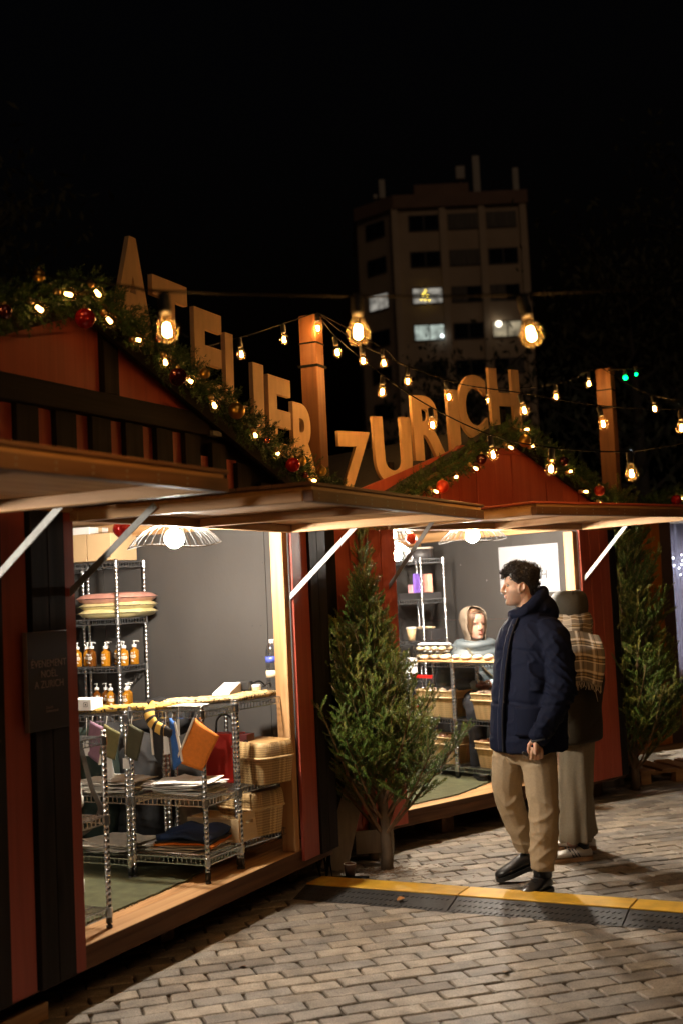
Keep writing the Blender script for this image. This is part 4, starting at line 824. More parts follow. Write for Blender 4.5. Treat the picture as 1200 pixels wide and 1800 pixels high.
# ---- pump bottles
AMB = mat('amber_glass', (.50, .20, .012), .12, var=.05, coat=.5, sub=.0, emis=None); AMBD = mat('dark_amber_glass', (.16, .05, .006), .1, var=.05, coat=.5); WPUMP = mat('white_pump', (.8, .8, .78), .35, var=.02); PRINT = mat('white_print', (.75, .7, .6), .6)
for m_ in (AMB, AMBD): m_.node_tree.nodes['Principled BSDF'].inputs['Transmission Weight'].default_value = .25
def bottle_kit(r, h, m):
    body = MB().lathe([(0, 0), (r*.94, 0), (r, .004), (r, h*.70), (r*.93, h*.78), (r*.6, h*.86), (r*.40, h*.90), (r*.40, h), (0, h)], seg=16).mesh('bottle_body', m, True)
    pump = MB().lathe([(r*.50, h*.965), (r*.52, h*.97), (r*.52, h*1.10), (r*.42, h*1.115), (r*.15, h*1.12), (r*.15, h*1.26), (r*.24, h*1.262), (r*.25, h*1.33), (r*.10, h*1.345), (0, h*1.345)], seg=12); pump.tube([(0, 0, h*1.305), (r*.55, 0, h*1.305), (r*.98, 0, h*1.292), (r*1.06, 0, h*1.25)], [r*.13, r*.13, r*.11, r*.09], 6)
    pump = pump.mesh('pump', WPUMP, True); lab = MB(); rg = random.Random(3)
    for i, (z, w) in enumerate(((.60, .5), (.46, 1.0), (.41, .9), (.36, .6), (.22, .45), (.17, .3))):
        n = 8; hh = .010 if i in (0, 1) else .006
        for k in range(n):
            if rg.random() < .22: continue
            a0 = -pi/2+w*(k/n-.5)*1.7; a1 = a0+w*1.7/n*.8; R_ = r*1.012
            lab.add([(R_*cos(a0), R_*sin(a0), h*z), (R_*cos(a1), R_*sin(a1), h*z), (R_*cos(a1), R_*sin(a1), h*z+hh*h/.12), (R_*cos(a0), R_*sin(a0), h*z+hh*h/.12)], [(0, 1, 2, 3)])
    return body, pump, lab.mesh('print', PRINT)
KA = bottle_kit(.029, .112, AMB); KD = bottle_kit(.028, .114, AMBD)
def pump_bottle(fr, p, kit, rz, label, grp):
    t = thing('pump_bottle', label, 'bottle', p, rz, grp, fr); inst('bottle_body', kit[0], t); inst('pump', kit[1], t, rot=(0, 0, rz*2.3)); inst('print', kit[2], t)
g = 'amber pump bottles on the tall rack'; ords = ('first', 'second', 'third', 'fourth', 'fifth', 'sixth', 'seventh', 'eighth', 'ninth')
zt = 1.309
for i, (x, y, k, rz) in enumerate(((-1.565, .08, KA, 2.6), (-1.505, .11, KA, 2.9), (-1.445, .075, KD, -.3), (-1.40, .17, KD, .5), (-1.335, .07, KA, -.4), (-1.325, .19, KA, .2), (-1.265, .14, KA, 1.8), (-1.225, .22, KA, .9), (-1.205, .085, KA, 2.7))):
    pump_bottle(S1, (x, y, zt), k, 0 if i in (2, 4, 5) else .25*rz, f'{"dark brown" if k is KD else "amber"} pump bottle, {ords[i]} from the planks in the upper bottle row', g)
for i, (x, y, k, rz) in enumerate(((-1.435, .10, KD, 2.8), (-1.38, .12, KD, 3.0), (-1.312, .08, KA, 2.6), (-1.262, .19, KA, .4), (-1.20, .09, KA, .3))):
    pump_bottle(S1, (x, y, 1.049), k, .3*rz, f'{"dark brown" if k is KD else "amber"} pump bottle, {ords[i]} from the planks in the lower bottle row', g)
# green and red packs on the deep rack
GREENP = mat('green_pack', (.06, .16, .06), .4); PINKP = mat('pink_pack', (.62, .22, .2), .4); REDP = mat('red_pack', (.5, .04, .04), .4)
for i, (z, m, lb) in enumerate(((1.32, REDP, 'red pack on the deep rack beside the bottles'), (1.385, GREENP, 'green and pink pack leaning on the deep rack'), (1.47, GREENP, 'upper green pack on the deep rack'))):
    pillow(S1, (-1.80, .10, z), (.22, .2, .06), m, lb, 'packs on the deep rack', .1*i, i+5)
# ---- paper stacks and bags on the racks
PAPER = mat('off_white_paper', (.80, .77, .71), .75, var=.08, scale=12, rnd=.05); LINEN = mat('linen_bag', (.68, .63, .55), .85, var=.15, scale=30, bump=.002)
def paper_stack(fr, c, w, d, n, label, grp, seed, m=PAPER, amp=.012):
    rg = random.Random(seed); t = thing('paper_stack', label, 'paper', c, 0, grp, fr); z = .003
    for k in range(n):
        a = rg.uniform(-.25, .25); ox, oy = rg.uniform(-.03, .03), rg.uniform(-.02, .02); R = R3(z=a); s = rg.uniform(.8, 1); ph = rg.uniform(0, 9); zz = z
        def fn(u, v): p = R @ Vector(((u-.5)*w*s, (v-.5)*d*s, 0)); e = (abs(u-.5)*2)**3*.5+(abs(v-.5)*2)**3*.5; return (p.x+ox, p.y+oy, zz+amp*(.5+.6*nz(u*2.2+ph, v*2.2, k))*(.4+e)+.002)
        MB().sheet(fn, 9, 7, .003).build('sheet', m, t); z += .0075
    return t
g = 'paper sheets stacked on the counter racks'
paper_stack(S1, (-.31, -.60, .672), .38, .27, 9, 'white paper bags stacked on the middle shelf below the orange pouch', g, 1); paper_stack(S1, (-.76, -.62, .676), .36, .26, 8, 'white paper bags stacked on the middle shelf below the hanging tags', g, 2)
paper_stack(S1, (-.31, -.60, .376), .40, .29, 5, 'white sheets under the folded navy cloth', g, 3); paper_stack(S1, (-.76, -.62, .356), .38, .29, 6, 'cream sheets on the bottom shelf behind the strapped rack', g, 4, LINEN, .03)
NAVYC = mat('navy_cloth', (.008, .028, .10), .8, var=.15, scale=60, bump=.001); ORC = mat('orange_cloth', (.62, .17, .012), .8, var=.12, scale=60, bump=.001); BLKC = mat('black_cloth', (.012, .012, .013), .85, var=.3, scale=50, bump=.001); OLIVE = mat('olive_cloth', (.135, .12, .045), .8, var=.12, scale=60, bump=.001); DOLIVE = mat('dark_olive_cloth', (.05, .048, .024), .8, var=.12, scale=60); PURP = mat('purple_cloth', (.20, .11, .16), .8, var=.12, scale=60); BLUEC = mat('blue_cloth', (.015, .09, .32), .75, var=.12, scale=60, bump=.001); CREAM = mat('cream_trim', (.70, .64, .54), .7)
def folded(fr, c, layers, label):
    t = thing('folded_cloth', label, 'textile', c, 0, None, fr); z = 0
    for k, (w, d, th, m, nm, rz) in enumerate(layers):
        R = R3(z=rz); zz = z
        MB().sheet(lambda u, v: tuple(R @ Vector(((u-.5)*w*(1-.1*(v-.5)), (v-.5)*d, 0)) + Vector((0, 0, zz+th/2+.022*(v)*(.5+nz(u*2, v*2, k*3))+.012*nz(u*3, v*3, 7+k)-.012*(abs(u-.5)*2)**4))), 12, 10, th).build(nm, m, t, True); z += th+.003
folded(S1, (-.275, -.59, .425), [(.33, .26, .010, ORC, 'orange_layer', .08), (.32, .25, .010, BLKC, 'black_layer', .03), (.31, .24, .030, NAVYC, 'navy_layer', 0)], 'folded navy cloth over an orange one on the bottom shelf')
# ---- hanging pouches on the counter front
def pouch(fr, o, pts, m, label, grp, trim=None, th=.008, seed=0):
    t = thing('pouch', label, 'pouch', o, 0, grp, fr)
    A, B, C_, D_ = [Vector((x, 0, z)) for x, z in pts]
    def fn(u, v): p = A.lerp(B, u).lerp(D_.lerp(C_, u), v); return (p.x, .010*sin(v*pi)*nz(u*2+seed, v*2, 1)-.006*sin(u*pi), p.z)
    MB().sheet(fn, 10, 12, th).build('cloth', m, t, True)
    if trim:
        i, j = trim; q = (A, B, C_, D_); MB().sheet(lambda u, v: tuple(q[i].lerp(q[j], v)+Vector(((u-.5)*.012, -.006, 0))), 1, 8, .009).build('zip_trim', CREAM, t)
    MB().tube([A+Vector((.01, 0, 0)), A+Vector((.012, .004, .02)), Vector((A.x+.01, .01, 1.10-o[2]))], .0015, 4).build('loop', CREAM, t); return t
g = 'zip pouches hung along the counter front'
def pc_(yy, pts, m, lb, trim, s, th=.008): cx = sum(p[0] for p in pts)/4; cz = max(p[1] for p in pts); pouch(S1, (cx, yy, cz), [(x-cx, z-cz) for x, z in pts], m, lb, g, trim, th, s)
pc_(-.815, [(-.76, 1.075), (-.655, 1.035), (-.705, .845), (-.79, .90)], PURP, 'dusty purple pouch hanging beside the olive one', (1, 2), 1)
pc_(-.825, [(-.66, 1.06), (-.56, 1.015), (-.60, .872), (-.70, .905)], OLIVE, 'olive green pouch hanging above the white tags', None, 2)
pc_(-.80, [(-.515, 1.06), (-.425, 1.02), (-.475, .865), (-.555, .90)], DOLIVE, 'dark olive pouch hanging just behind the double posts', None, 3)
pc_(-.80, [(-.375, 1.06), (-.30, 1.02), (-.315, .84), (-.365, .90)], BLKC, 'black pouch with cream trim hanging below the striped sock', (0, 3), 4)
pc_(-.80, [(-.255, 1.09), (-.225, 1.07), (-.185, .87), (-.245, .825)], BLUEC, 'royal blue pouch hanging by its corner', (1, 2), 5, .012)
pc_(-.80, [(-.105, 1.09), (.038, 1.0), (-.072, .825), (-.225, .868)], ORC, 'bright orange pouch hanging at the counter corner', (0, 3), 6)
def swing_tag(fr, o, w, h, n, label, rz=0):
    t = thing('price_tag', label, 'tag', o, rz, 'white swing tags under the pouches', fr)
    for k in range(n): MB().box((.010*k, .004*k, -h/2-.004*k), (w*(1-.2*(k > 0)), .0012, h*(1-.12*k)), 0, R3(y=-.10*k)).build('card', WHITEC, t)
    MB().tube([(0, 0, -.01), (.004, .002, .05), (.0, .01, .10)], .001, 4).build('string', CREAM, t)
swing_tag(S1, (-.655, -.83, .90), .052, .128, 3, 'fan of white swing tags below the olive pouch'); swing_tag(S1, (-.545, -.81, .88), .03, .055, 2, 'small white tag behind the double posts'); swing_tag(S1, (-.285, -.81, 1.02), .022, .115, 2, 'narrow grey white tag beside the blue pouch'); swing_tag(S1, (-.79, -.82, .99), .04, .10, 1, 'white tag hanging near the strapped rack'); swing_tag(S1, (-.20, -.81, 1.085), .012, .085, 1, 'thin cream ribbon tag beside the blue pouch top', .4)
# ---- knitted runner, striped sock, leaflet
def knit(name, ca, cb_, sc_, axis):
    m, nt, b, ln = newmat(name); N = nt.nodes.new; tc = N('ShaderNodeTexCoord'); w = N('ShaderNodeTexNoise'); mp = N('ShaderNodeMapping'); s = [sc_, sc_*.8, sc_]; s[axis] *= .3; mp.inputs['Scale'].default_value = s; ln(tc.outputs['Object'], mp.inputs[0]); w.inputs['Scale'].default_value = 1; w.inputs['Detail'].default_value = 2; ln(mp.outputs[0], w.inputs['Vector'])
    cr = N('ShaderNodeValToRGB'); e = cr.color_ramp.elements; e[0].position = .40; e[0].color = (*cb_, 1); e[1].position = .47; e[1].color = (*ca, 1); ln(w.outputs[0], cr.inputs[0]); ln(cr.outputs[0], b.inputs['Base Color']); b.inputs['Roughness'].default_value = .9
    t = N('ShaderNodeTexNoise'); t.inputs['Scale'].default_value = 160; ln(tc.outputs['Object'], t.inputs['Vector']); bp = N('ShaderNodeBump'); bp.inputs['Distance'].default_value = .006; ln(t.outputs[0], bp.inputs['Height']); ln(bp.outputs[0], b.inputs['Normal']); return m
KN1 = knit('knit_yellow_black', (.68, .42, .10), (.03, .02, .012), 70, 1); KN2 = knit('knit_cream_black', (.72, .52, .24), (.06, .035, .015), 85, 0)
def runner(fr, pts, w, th, m, label, seed):
    t = thing('knitted_scarf', label, 'scarf', (0, 0, 0), 0, None, fr); P = catmull(pts, 8); n = len(P)-1
    def fn(u, v):
        f = v*n; i = min(n-1, int(f)); p = P[i].lerp(P[i+1], f-i); d = P[i+1]-P[i]; s = Vector((d.y, -d.x, 0)).normalized(); return p+s*((u-.5)*w*(1+.10*nz(v*9, seed, u)))+Vector((0, 0, .007*nz(u*4, v*22, seed)))
    MB().sheet(fn, 8, n, th).build('knit', m, t, True); return t
runner(S1, [(-.90, -.66, 1.123), (-.72, -.655, 1.125), (-.54, -.66, 1.137), (-.36, -.66, 1.14)], .19, .022, KN1, 'yellow and black knitted runner across the counter racks', 3.3)
runner(S1, [(-.50, -.48, 1.142), (-.36, -.42, 1.142), (-.24, -.25, 1.142), (-.20, -.02, 1.142), (-.20, .05, 1.142)], .20, .024, KN2, 'cream knitted runner with dark flecks under the card box', 5.1)
def stripes(name):
    m, nt, b, ln = newmat(name); N = nt.nodes.new; a = N('ShaderNodeAttribute'); a.attribute_name = 'uvw'; sp = N('ShaderNodeSeparateXYZ'); ln(a.outputs['Vector'], sp.inputs[0]); mu = N('ShaderNodeMath'); mu.operation = 'MULTIPLY'; mu.inputs[1].default_value = 6.0; ln(sp.outputs[1], mu.inputs[0]); fr_ = N('ShaderNodeMath'); fr_.operation = 'FRACT'; ln(mu.outputs[0], fr_.inputs[0])
    gt = N('ShaderNodeMath'); gt.operation = 'GREATER_THAN'; gt.inputs[1].default_value = .64; ln(fr_.outputs[0], gt.inputs[0]); g5 = N('ShaderNodeMath'); g5.operation = 'GREATER_THAN'; g5.inputs[1].default_value = .84; ln(sp.outputs[1], g5.inputs[0]); mx = N('ShaderNodeMath'); mx.operation = 'MAXIMUM'; ln(gt.outputs[0], mx.inputs[0]); ln(g5.outputs[0], mx.inputs[1])
    c = N('ShaderNodeMix'); c.data_type = 'RGBA'; c.inputs['A'].default_value = (.72, .43, .09, 1); c.inputs['B'].default_value = (.018, .014, .012, 1); ln(mx.outputs[0], c.inputs['Factor']); ln(c.outputs['Result'], b.inputs['Base Color']); b.inputs['Roughness'].default_value = .9; return m
t = thing('striped_sock', 'yellow and black striped knitted sock drooping over the counter edge', 'sock', (0, 0, 0), 0, None, S1); P = catmull([(-.40, -.72, 1.150), (-.395, -.775, 1.145), (-.385, -.80, 1.10), (-.355, -.805, 1.055), (-.30, -.805, 1.025), (-.24, -.805, 1.01)], 6); n = len(P)-1
def fn(u, v):
    f = v*n; i = min(n-1, int(f)); p = P[i].lerp(P[i+1], f-i); d = (P[i+1]-P[i]).normalized(); s = d.cross(Vector((0, 1, 0.3))).normalized(); s2 = d.cross(s); r = .036*(1-max(0, v-.86)*3.4); q = 2*pi*u; return p+s*cos(q)*r+s2*sin(q)*r*.42
mb = MB().grid(fn, 16, n, wrap=True); mb.build('knit', stripes('sock_stripes'), t, True, uv=True)
t = thing('leaflet', 'white leaflet lying on the counter beside the sock', 'paper', (-.29, -.60, 1.134), .1, None, S1); MB().sheet(lambda u, v: ((u-.5)*.20, (v-.5)*.15, .004*sin(u*3)), 4, 2, .0015).build('page', WHITEC, t)
# ---- card reader box and white box by the planks
t = thing('display_box', 'white box with a small square logo at the planks end of the counter', 'box', (-.87, -.74, 1.125), .12, None, S1); MB().bb(-.11, .09, -.06, .06, 0, .062).build('box_body', WHITEC, t, bevel=.003)
mb = MB(); 
for a, b, c, d in ((-.012, .012, .010, .012), (-.012, .012, -.012, -.010), (-.012, -.010, -.012, .012), (.010, .012, -.012, .012), (-.004, .004, -.004, .004)): mb.bb(.055+a, .055+b, -.0608, -.0602, .033+c, .033+d)
mb.build('logo', BLACKP, t)
t = thing('cardboard_sleeve', 'brown card sleeve behind the white logo box', 'box', (-.93, -.69, .985), .1, None, S1); MB().bb(-.05, .05, -.04, .04, .13, .139).build('lid_flap', KRAFT, t); MB().bb(-.07, .03, -.045, .03, .115, .13).build('box_body', KRAFT, t)
t = thing('device_box', 'white wedge shaped box tilted on the cream runner', 'box', (-.315, -.15, 1.156), .25, None, S1); MB().prism([(-.12, 0), (.10, 0), (.10, .055), (-.11, .012)], lambda u, v, q: (u*.2+q*.0, 0, 0) if False else (q, u, v), -.05, .05).build('box_body', WHITEC, t, bevel=.002); MB().bb(-.052, .052, .1005, .104, .004, .05).build('end_label', mat('grey_label', (.35, .33, .31), .5), t)
t = thing('power_adapter', 'black power adapter with a curled lead beside the white wedge box', 'adapter', (-.30, .01, 1.16), .2, None, S1); MB().bb(-.045, .045, -.035, .035, 0, .05).build('housing', BLACKP, t, bevel=.005); MB().tube(catmull([(.03, .02, .03), (.07, .06, .045), (.09, .10, .02), (.10, .05, .012), (.13, .09, .03), (.15, .04, .012)], 6), .004, 5).build('lead', CABLE, t)
t = thing('water_bottle', 'large clear water bottle with blue label by the jamb', 'bottle', (-.115, .03, 1.125), 0, None, S1)
PET = glassmat('pet_plastic', (.88, .90, .92), (1, 1, 1), .08); rib = []
for k in range(8): rib += [(.040, .02+k*.021), (.0385, .026+k*.021)]
MB().lathe([(0, .002), (.034, 0), (.040, .008)]+rib+[(.040, .19), (.040, .25), (.030, .285), (.014, .305), (.013, .315)], seg=18).build('bottle_body', PET, t, True); MB().lathe([(.0155, .300), (.0155, .322), (0, .323)], seg=12).build('cap', WPUMP, t)
MB().lathe([(.0408, .19), (.0408, .225)], seg=18).build('upper_label', mat('blue_label', (.06, .09, .42), .4, var=.35, scale=60), t, True); MB().lathe([(.0408, .105), (.0408, .145)], seg=18).build('lower_label', mat('cream_label', (.7, .6, .42), .5), t, True)
t = thing('paper_cup', 'small brown paper cup with white lid beside the water bottle', 'cup', (-.24, .045, 1.125), 0, None, S1); MB().lathe([(.022, 0), (.03, .05), (0, .05)], seg=14).build('cup_wall', KRAFT, t, True); MB().lathe([(.031, .05), (.031, .058), (.026, .064), (0, .064)], seg=14).build('cup_lid', WPUMP, t)
# ---- red tote, baskets, wooden tray
REDB = mat('red_bag', (.55, .022, .012), .5, var=.06, scale=10)
t = thing('gift_bag', 'red paper bag with dark side and cord handle on the middle shelf', 'bag', (-.285, -.235, .676), .02, None, S1); MB().prism([(-.125, 0), (.10, 0), (.108, .27), (-.13, .268)], lambda u, v, q: (u, q, v), -.05, .04).build('bag_body', REDB, t, bevel=.003); MB().bb(.1015, .165, -.048, .038, .002, .265).build('side_gusset', mat('maroon_side', (.07, .008, .008), .6), t)
MB().tube(catmull([(.14, -.049, .22), (.17, -.06, .235), (.19, -.06, .19), (.165, -.055, .13), (.145, -.05, .12)], 6), .004, 5).build('handle', CABLE, t); MB().tube(catmull([(-.06, 0, .265), (-.05, 0, .34), (.0, 0, .37), (.05, 0, .34), (.06, 0, .265)], 6), .006, 5).build('handle', BLACKP, t); MB().lathe([(.006, 0), (.004, .003), (0, .004)], (.07, -.051, .20), 8, R=R3(x=radians(90))).build('rivet', ZINC, t)
def weave(name, col, dark, s):
    m, nt, b, ln = newmat(name); N = nt.nodes.new; a = N('ShaderNodeAttribute'); a.attribute_name = 'uvw'
    mp = N('ShaderNodeMapping'); mp.inputs['Scale'].default_value = (s, s*.15, 1); ln(a.outputs['Vector'], mp.inputs[0]); ck = N('ShaderNodeTexChecker'); ck.inputs['Scale'].default_value = 1
    mp.inputs['Rotation'].default_value = (0, 0, radians(45)); ln(mp.outputs[0], ck.inputs['Vector']); ck.inputs[1].default_value = (*col, 1); ck.inputs[2].default_value = (*dark, 1); ln(ck.outputs[0], b.inputs['Base Color']); b.inputs['Roughness'].default_value = .55
    bp = N('ShaderNodeBump'); bp.inputs['Distance'].default_value = .002; ln(ck.outputs['Fac'], bp.inputs['Height']); ln(bp.outputs[0], b.inputs['Normal']); return m
BAMB = weave('bamboo_weave', (.62, .42, .19), (.34, .20, .075), 100); BRIM = mat('bamboo_rim', (.58, .40, .19), .5, var=.12, scale=30); RATT = weave('pale_weave', (.66, .46, .22), (.52, .35, .155), 90); RRIM = mat('pale_rim', (.68, .49, .25), .5, var=.08, scale=30)
def rsq(w, d, n, i, p=5.0): q = 2*pi*i/n; c, s = cos(q), sin(q); return (w/2*math.copysign(abs(c)**(2/p), c), d/2*math.copysign(abs(s)**(2/p), s))
def lidded(fr, c, w, d, h, rz, label):
    t = thing('woven_basket', label, 'basket', c, rz, 'lidded bamboo baskets on the counter rack', fr)
    def side(z0, z1, t0, t1): return lambda u, v: (*[q*(t0+(t1-t0)*v) for q in rsq(w, d, 48, u*48)], z0+(z1-z0)*v)
    mb = MB().grid(side(0, h*.62, .90, 1.0), 48, 4, wrap=True); mb.add([(*[q*.9 for q in rsq(w, d, 48, i)], .001) for i in range(48)], [tuple(reversed(range(48)))]); mb.build('basket_body', BAMB, t, True, uv=True)
    mb = MB().grid(lambda u, v: (*[q*(1.015-.10*v**2.2) for q in rsq(w, d, 48, u*48)], h*(.60+.36*sin(v*pi/2))), 48, 4, wrap=True); mb.add([(*[q*.915 for q in rsq(w, d, 48, i)], h*.96) for i in range(48)], [tuple(range(48))]); mb.build('lid', BAMB, t, True, uv=True)
    mb = MB(); mb.tube([(*[q*1.02 for q in rsq(w, d, 48, i)], h*.60) for i in range(48)], .006, 5, closed=True); mb.build('rim', BRIM, t, True)
lidded(S1, (-.085, -.185, .677), .31, .26, .235, -.35, 'lidded woven bamboo basket on the middle shelf beside the red bag'); lidded(S1, (-.185, -.16, .39), .33, .27, .25, -.30, 'lidded woven bamboo basket on the bottom shelf behind the wooden tray')
t = thing('wooden_tray', 'pale plywood tray with a slot handle in front of the bottom basket', 'tray', (-.24, -.345, .392), radians(-4), None, S1); PLY2 = mat('birch_ply', (.62, .44, .24), .55, var=.08, scale=6, stretch=(2, 2, 14))
MB().bb(-.18, .165, -.10, -.092, 0, .12).build('front_panel', PLY2, t); MB().bb(-.18, .165, .092, .10, 0, .12).build('back_panel', PLY2, t); MB().bb(-.18, -.172, -.091, .091, 0, .12).build('end_panel', PLY2, t); MB().bb(-.171, .156, -.091, .091, .0, .006).build('base_panel', PLY2, t)
mb = MB(); mb.bb(.157, .165, -.091, .091, 0, .085).bb(.157, .165, -.091, -.035, .085, .105).bb(.157, .165, .035, .091, .085, .105).bb(.157, .165, -.091, .091, .105, .15); mb.build('end_panel', PLY2, t)
# ---- loose bags behind the counter
def lump(fr, c, d, m, label, seed, cat='bag', amp=.18, name='cloth_bag', grp=None, fq=2.2):
    t = thing(name, label, cat, c, 0, grp, fr); mb = MB()
    def fn(u, v):
        th = pi*v; q = 2*pi*u; p = Vector((sin(th)*cos(q), sin(th)*sin(q), -cos(th))); k = 1+amp*nz(p.x*fq+seed, p.y*fq, p.z*fq)+amp*.45*nz(p.x*fq*3, p.y*fq*3+seed, p.z*fq*2.5); e = lambda a: math.copysign(abs(a)**.75, a); return (e(p.x)*d[0]/2*k, e(p.y)*d[1]/2*k, max(0, (e(p.z)*.5+.5)*d[2]*k))
    mb.grid(fn, 30, 20, wrap=True); mb.build('cloth', m, t, True); return t
lump(S1, (-.82, -.28, .262), (.34, .3, .62), BLKC, 'black cloth bag hanging behind the double posts', 1, fq=1.6); lump(S1, (-1.1, -.42, .262), (.4, .3, .75), mat('dark_green_cloth', (.010, .022, .017), .85, var=.2), 'dark green jacket heaped under the counter', 2, 'jacket', name='jacket', fq=1.4)
CLB = mat('translucent_plastic', (.62, .62, .60), .3, var=.1, scale=12, bump=.004)
lump(S1, (-.66, -.10, .262), (.24, .26, .33), CLB, 'white crumpled plastic bag on the floor behind the counter', 3, amp=.25, fq=3); lump(S1, (-.47, -.02, .43), (.30, .25, .24), CLB, 'clear bag of tangled white cords behind the racks', 4, amp=.3, fq=4)
carton(S1, (-.58, .02, .262), (.42, .34, .17), .1, KRAFT, 'kraft box on the floor under the clear bag', None)
lump(S1, (-.80, -.12, .90), (.40, .24, .22), BLKC, 'black bag on the rack behind the dark olive pouch', 7, fq=1.8)
lump(S1, (-1.30, -.05, .63), (.3, .22, .36), mat('charcoal_cloth', (.03, .03, .032), .8, var=.2), 'charcoal fabric bundle low on the tall rack', 8)
# strapped bags on the rack by the planks
lump(S1, (-.235, -1.76, .748), (.25, .24, .20), LINEN, 'pale linen bag with dark edge on the low rack by the planks', 5, amp=.22); lump(S1, (-.25, -1.78, .342), (.26, .3, .16), LINEN, 'pale folded bag on the lowest shelf by the planks', 6, amp=.25)
lump(S1, (-.24, -1.80, .90), (.24, .3, .17), BLKC, 'black bag lying on the linen bag by the planks', 9)
STRAP = mat('grey_webbing', (.10, .09, .08), .8, var=.15, scale=80); 
for i, (pts, lb) in enumerate((([(-.19, -1.62, 1.10), (-.185, -1.585, .98), (-.16, -1.572, .86), (-.12, -1.568, .78), (-.125, -1.575, .74)], 'grey webbing strap looped over the low rack front'), ([(-.10, -1.60, .745), (-.15, -1.585, .70), (-.21, -1.59, .66), (-.27, -1.62, .64)], 'short dark strap end hanging below the linen bag'))):
    t = thing('bag_strap', lb, 'strap', (0, 0, 0), 0, None, S1); P = catmull(pts, 6); mb = MB()
    for a, b in zip(P, P[1:]): mb.bar(a, b+(b-a)*.1, .026, .003, (0, -1, 0))
    mb.build('webbing', STRAP, t)
# ================================================================ SECOND STALL GOODS
def open_basket(fr, c, w, d, h, label, fill, seed, grp='open rectangular baskets on the counter racks'):
    t = thing('basket', label, 'basket', c, 0, grp, fr)
    mb = MB().grid(lambda u, v: (*[q*(.86+.14*v) for q in rsq(w, d, 44, u*44, 7)], h*.72*v), 44, 4, wrap=True); mb.add([(*[q*.86 for q in rsq(w, d, 44, i, 7)], .001) for i in range(44)], [tuple(reversed(range(44)))]); mb.build('basket_body', RATT, t, True, uv=True)
    mb = MB().grid(lambda u, v: (*[q*(1.03+.03*v) for q in rsq(w, d, 44, u*44, 7)], h*(.74+.26*v)), 44, 2, wrap=True); mb.build('upper_band', RATT, t, True, uv=True)
    mb = MB(); mb.tube([(*[q*1.045 for q in rsq(w, d, 44, i, 7)], h*.75) for i in range(44)], .008, 5, closed=True); mb.tube([(*[q*1.06 for q in rsq(w, d, 44, i, 7)], h) for i in range(44)], .006, 5, closed=True); mb.build('rim', RRIM, t, True)
    rg = random.Random(seed)
    for k in range(9):
        s = MB().ball((rg.uniform(-.36, .36)*w, rg.uniform(-.3, .3)*d, h*.94), (.045, .03, .035), 10, 7, R=R3(rg.uniform(0, 3), 0, rg.uniform(0, 3))); s.build('wrapped_item', fill, t, True)
COOK = mat('cellophane_cookie', (.55, .40, .30), .2, var=.45, scale=45, coat=.6); COOKD = mat('brown_cookie', (.28, .12, .05), .3, var=.4, scale=40, coat=.5)
open_basket(S2, (-.295, 1.262, .707), .315, .235, .19, 'open basket of clear wrapped cookies on the middle shelf by the walker', COOK, 1); open_basket(S2, (-.285, 1.262, .352), .30, .235, .19, 'open basket of dark brown sweets on the bottom shelf by the walker', COOKD, 2)
open_basket(S2, (-.83, 1.262, .707), .42, .235, .20, 'wide basket of wrapped bread on the middle shelf near the spruce', COOK, 3); open_basket(S2, (-.83, 1.262, .352), .42, .235, .20, 'wide basket on the bottom shelf half behind the spruce', COOKD, 4)
t = thing('serving_board', 'long board of pastries along the second counter', 'board', (-.60, 1.262, 1.132), 0, None, S2); MB().bb(-.36, .48, -.15, .13, 0, .012).build('board', PINE[0], t, bevel=.003)
BREAD = mat('pale_pastry', (.70, .54, .34), .7, var=.15, scale=40, rnd=.1); rg = random.Random(5)
for k in range(13):
    x = -.94+k*.074
    t = thing('pastry', f'pale bread roll on the serving board, {("first","second","third","fourth","fifth","sixth","seventh","eighth","ninth","tenth","eleventh","twelfth","thirteenth")[k]} from the spruce', 'pastry', (x, 1.17+.05*(k % 3), 1.145), rg.uniform(0, 3), 'pastries on the serving board', S2); MB().ball((0, 0, .02), (.045, .034, .021), 12, 8).build('crust', BREAD, t, True)
for k, (x, y, z) in enumerate(((-1.0, 1.28, 1.145), (-.98, 1.27, 1.205))):
    t = thing('pastry_box', ('lower clear lidded box of pastries at the end of the counter', 'upper clear lidded box of pastries at the end of the counter')[k], 'box', (x+.06, y, z), .1*k, 'clear pastry boxes', S2); MB().bb(-.15, .15, -.09, .09, 0, .052).build('shell', CLEAR, t); mb = MB()
    for j in range(8): mb.ball((-.11+.073*(j % 4), -.045+.085*(j//4), .024), (.032, .038, .02), 10, 6)
    mb.build('contents', BREAD, t, True); mb = MB()
    for j in range(3): mb.ball((-.10+.10*j, 0, .058), (.05, .07, .012), 10, 5)
    mb.build('paper_tops', WHITEC, t, True)
t = thing('small_carton', 'pink and white folded carton standing by the walker\'s chest', 'box', (-.21, 1.31, 1.145), -.5, None, S2); MB().prism([(-.05, 0), (.05, 0), (.035, .10), (-.035, .10)], lambda u, v, q: (u, q, v), -.03, .03).build('box_body', mat('pale_pink_card', (.66, .50, .48), .5), t); MB().bb(-.03, .03, -.0345, -.0305, .01, .04).build('print', mat('lilac', (.35, .22, .5), .5), t)
t = thing('magenta_bag', 'magenta paper bag half hidden by the walker\'s chest', 'bag', (-.10, 1.35, 1.145), -.3, None, S2); MB().prism([(-.05, 0), (.05, 0), (.07, .13), (-.06, .15)], lambda u, v, q: (u, q, v), -.03, .03).build('bag_body', mat('magenta_card', (.32, .05, .30), .5), t)
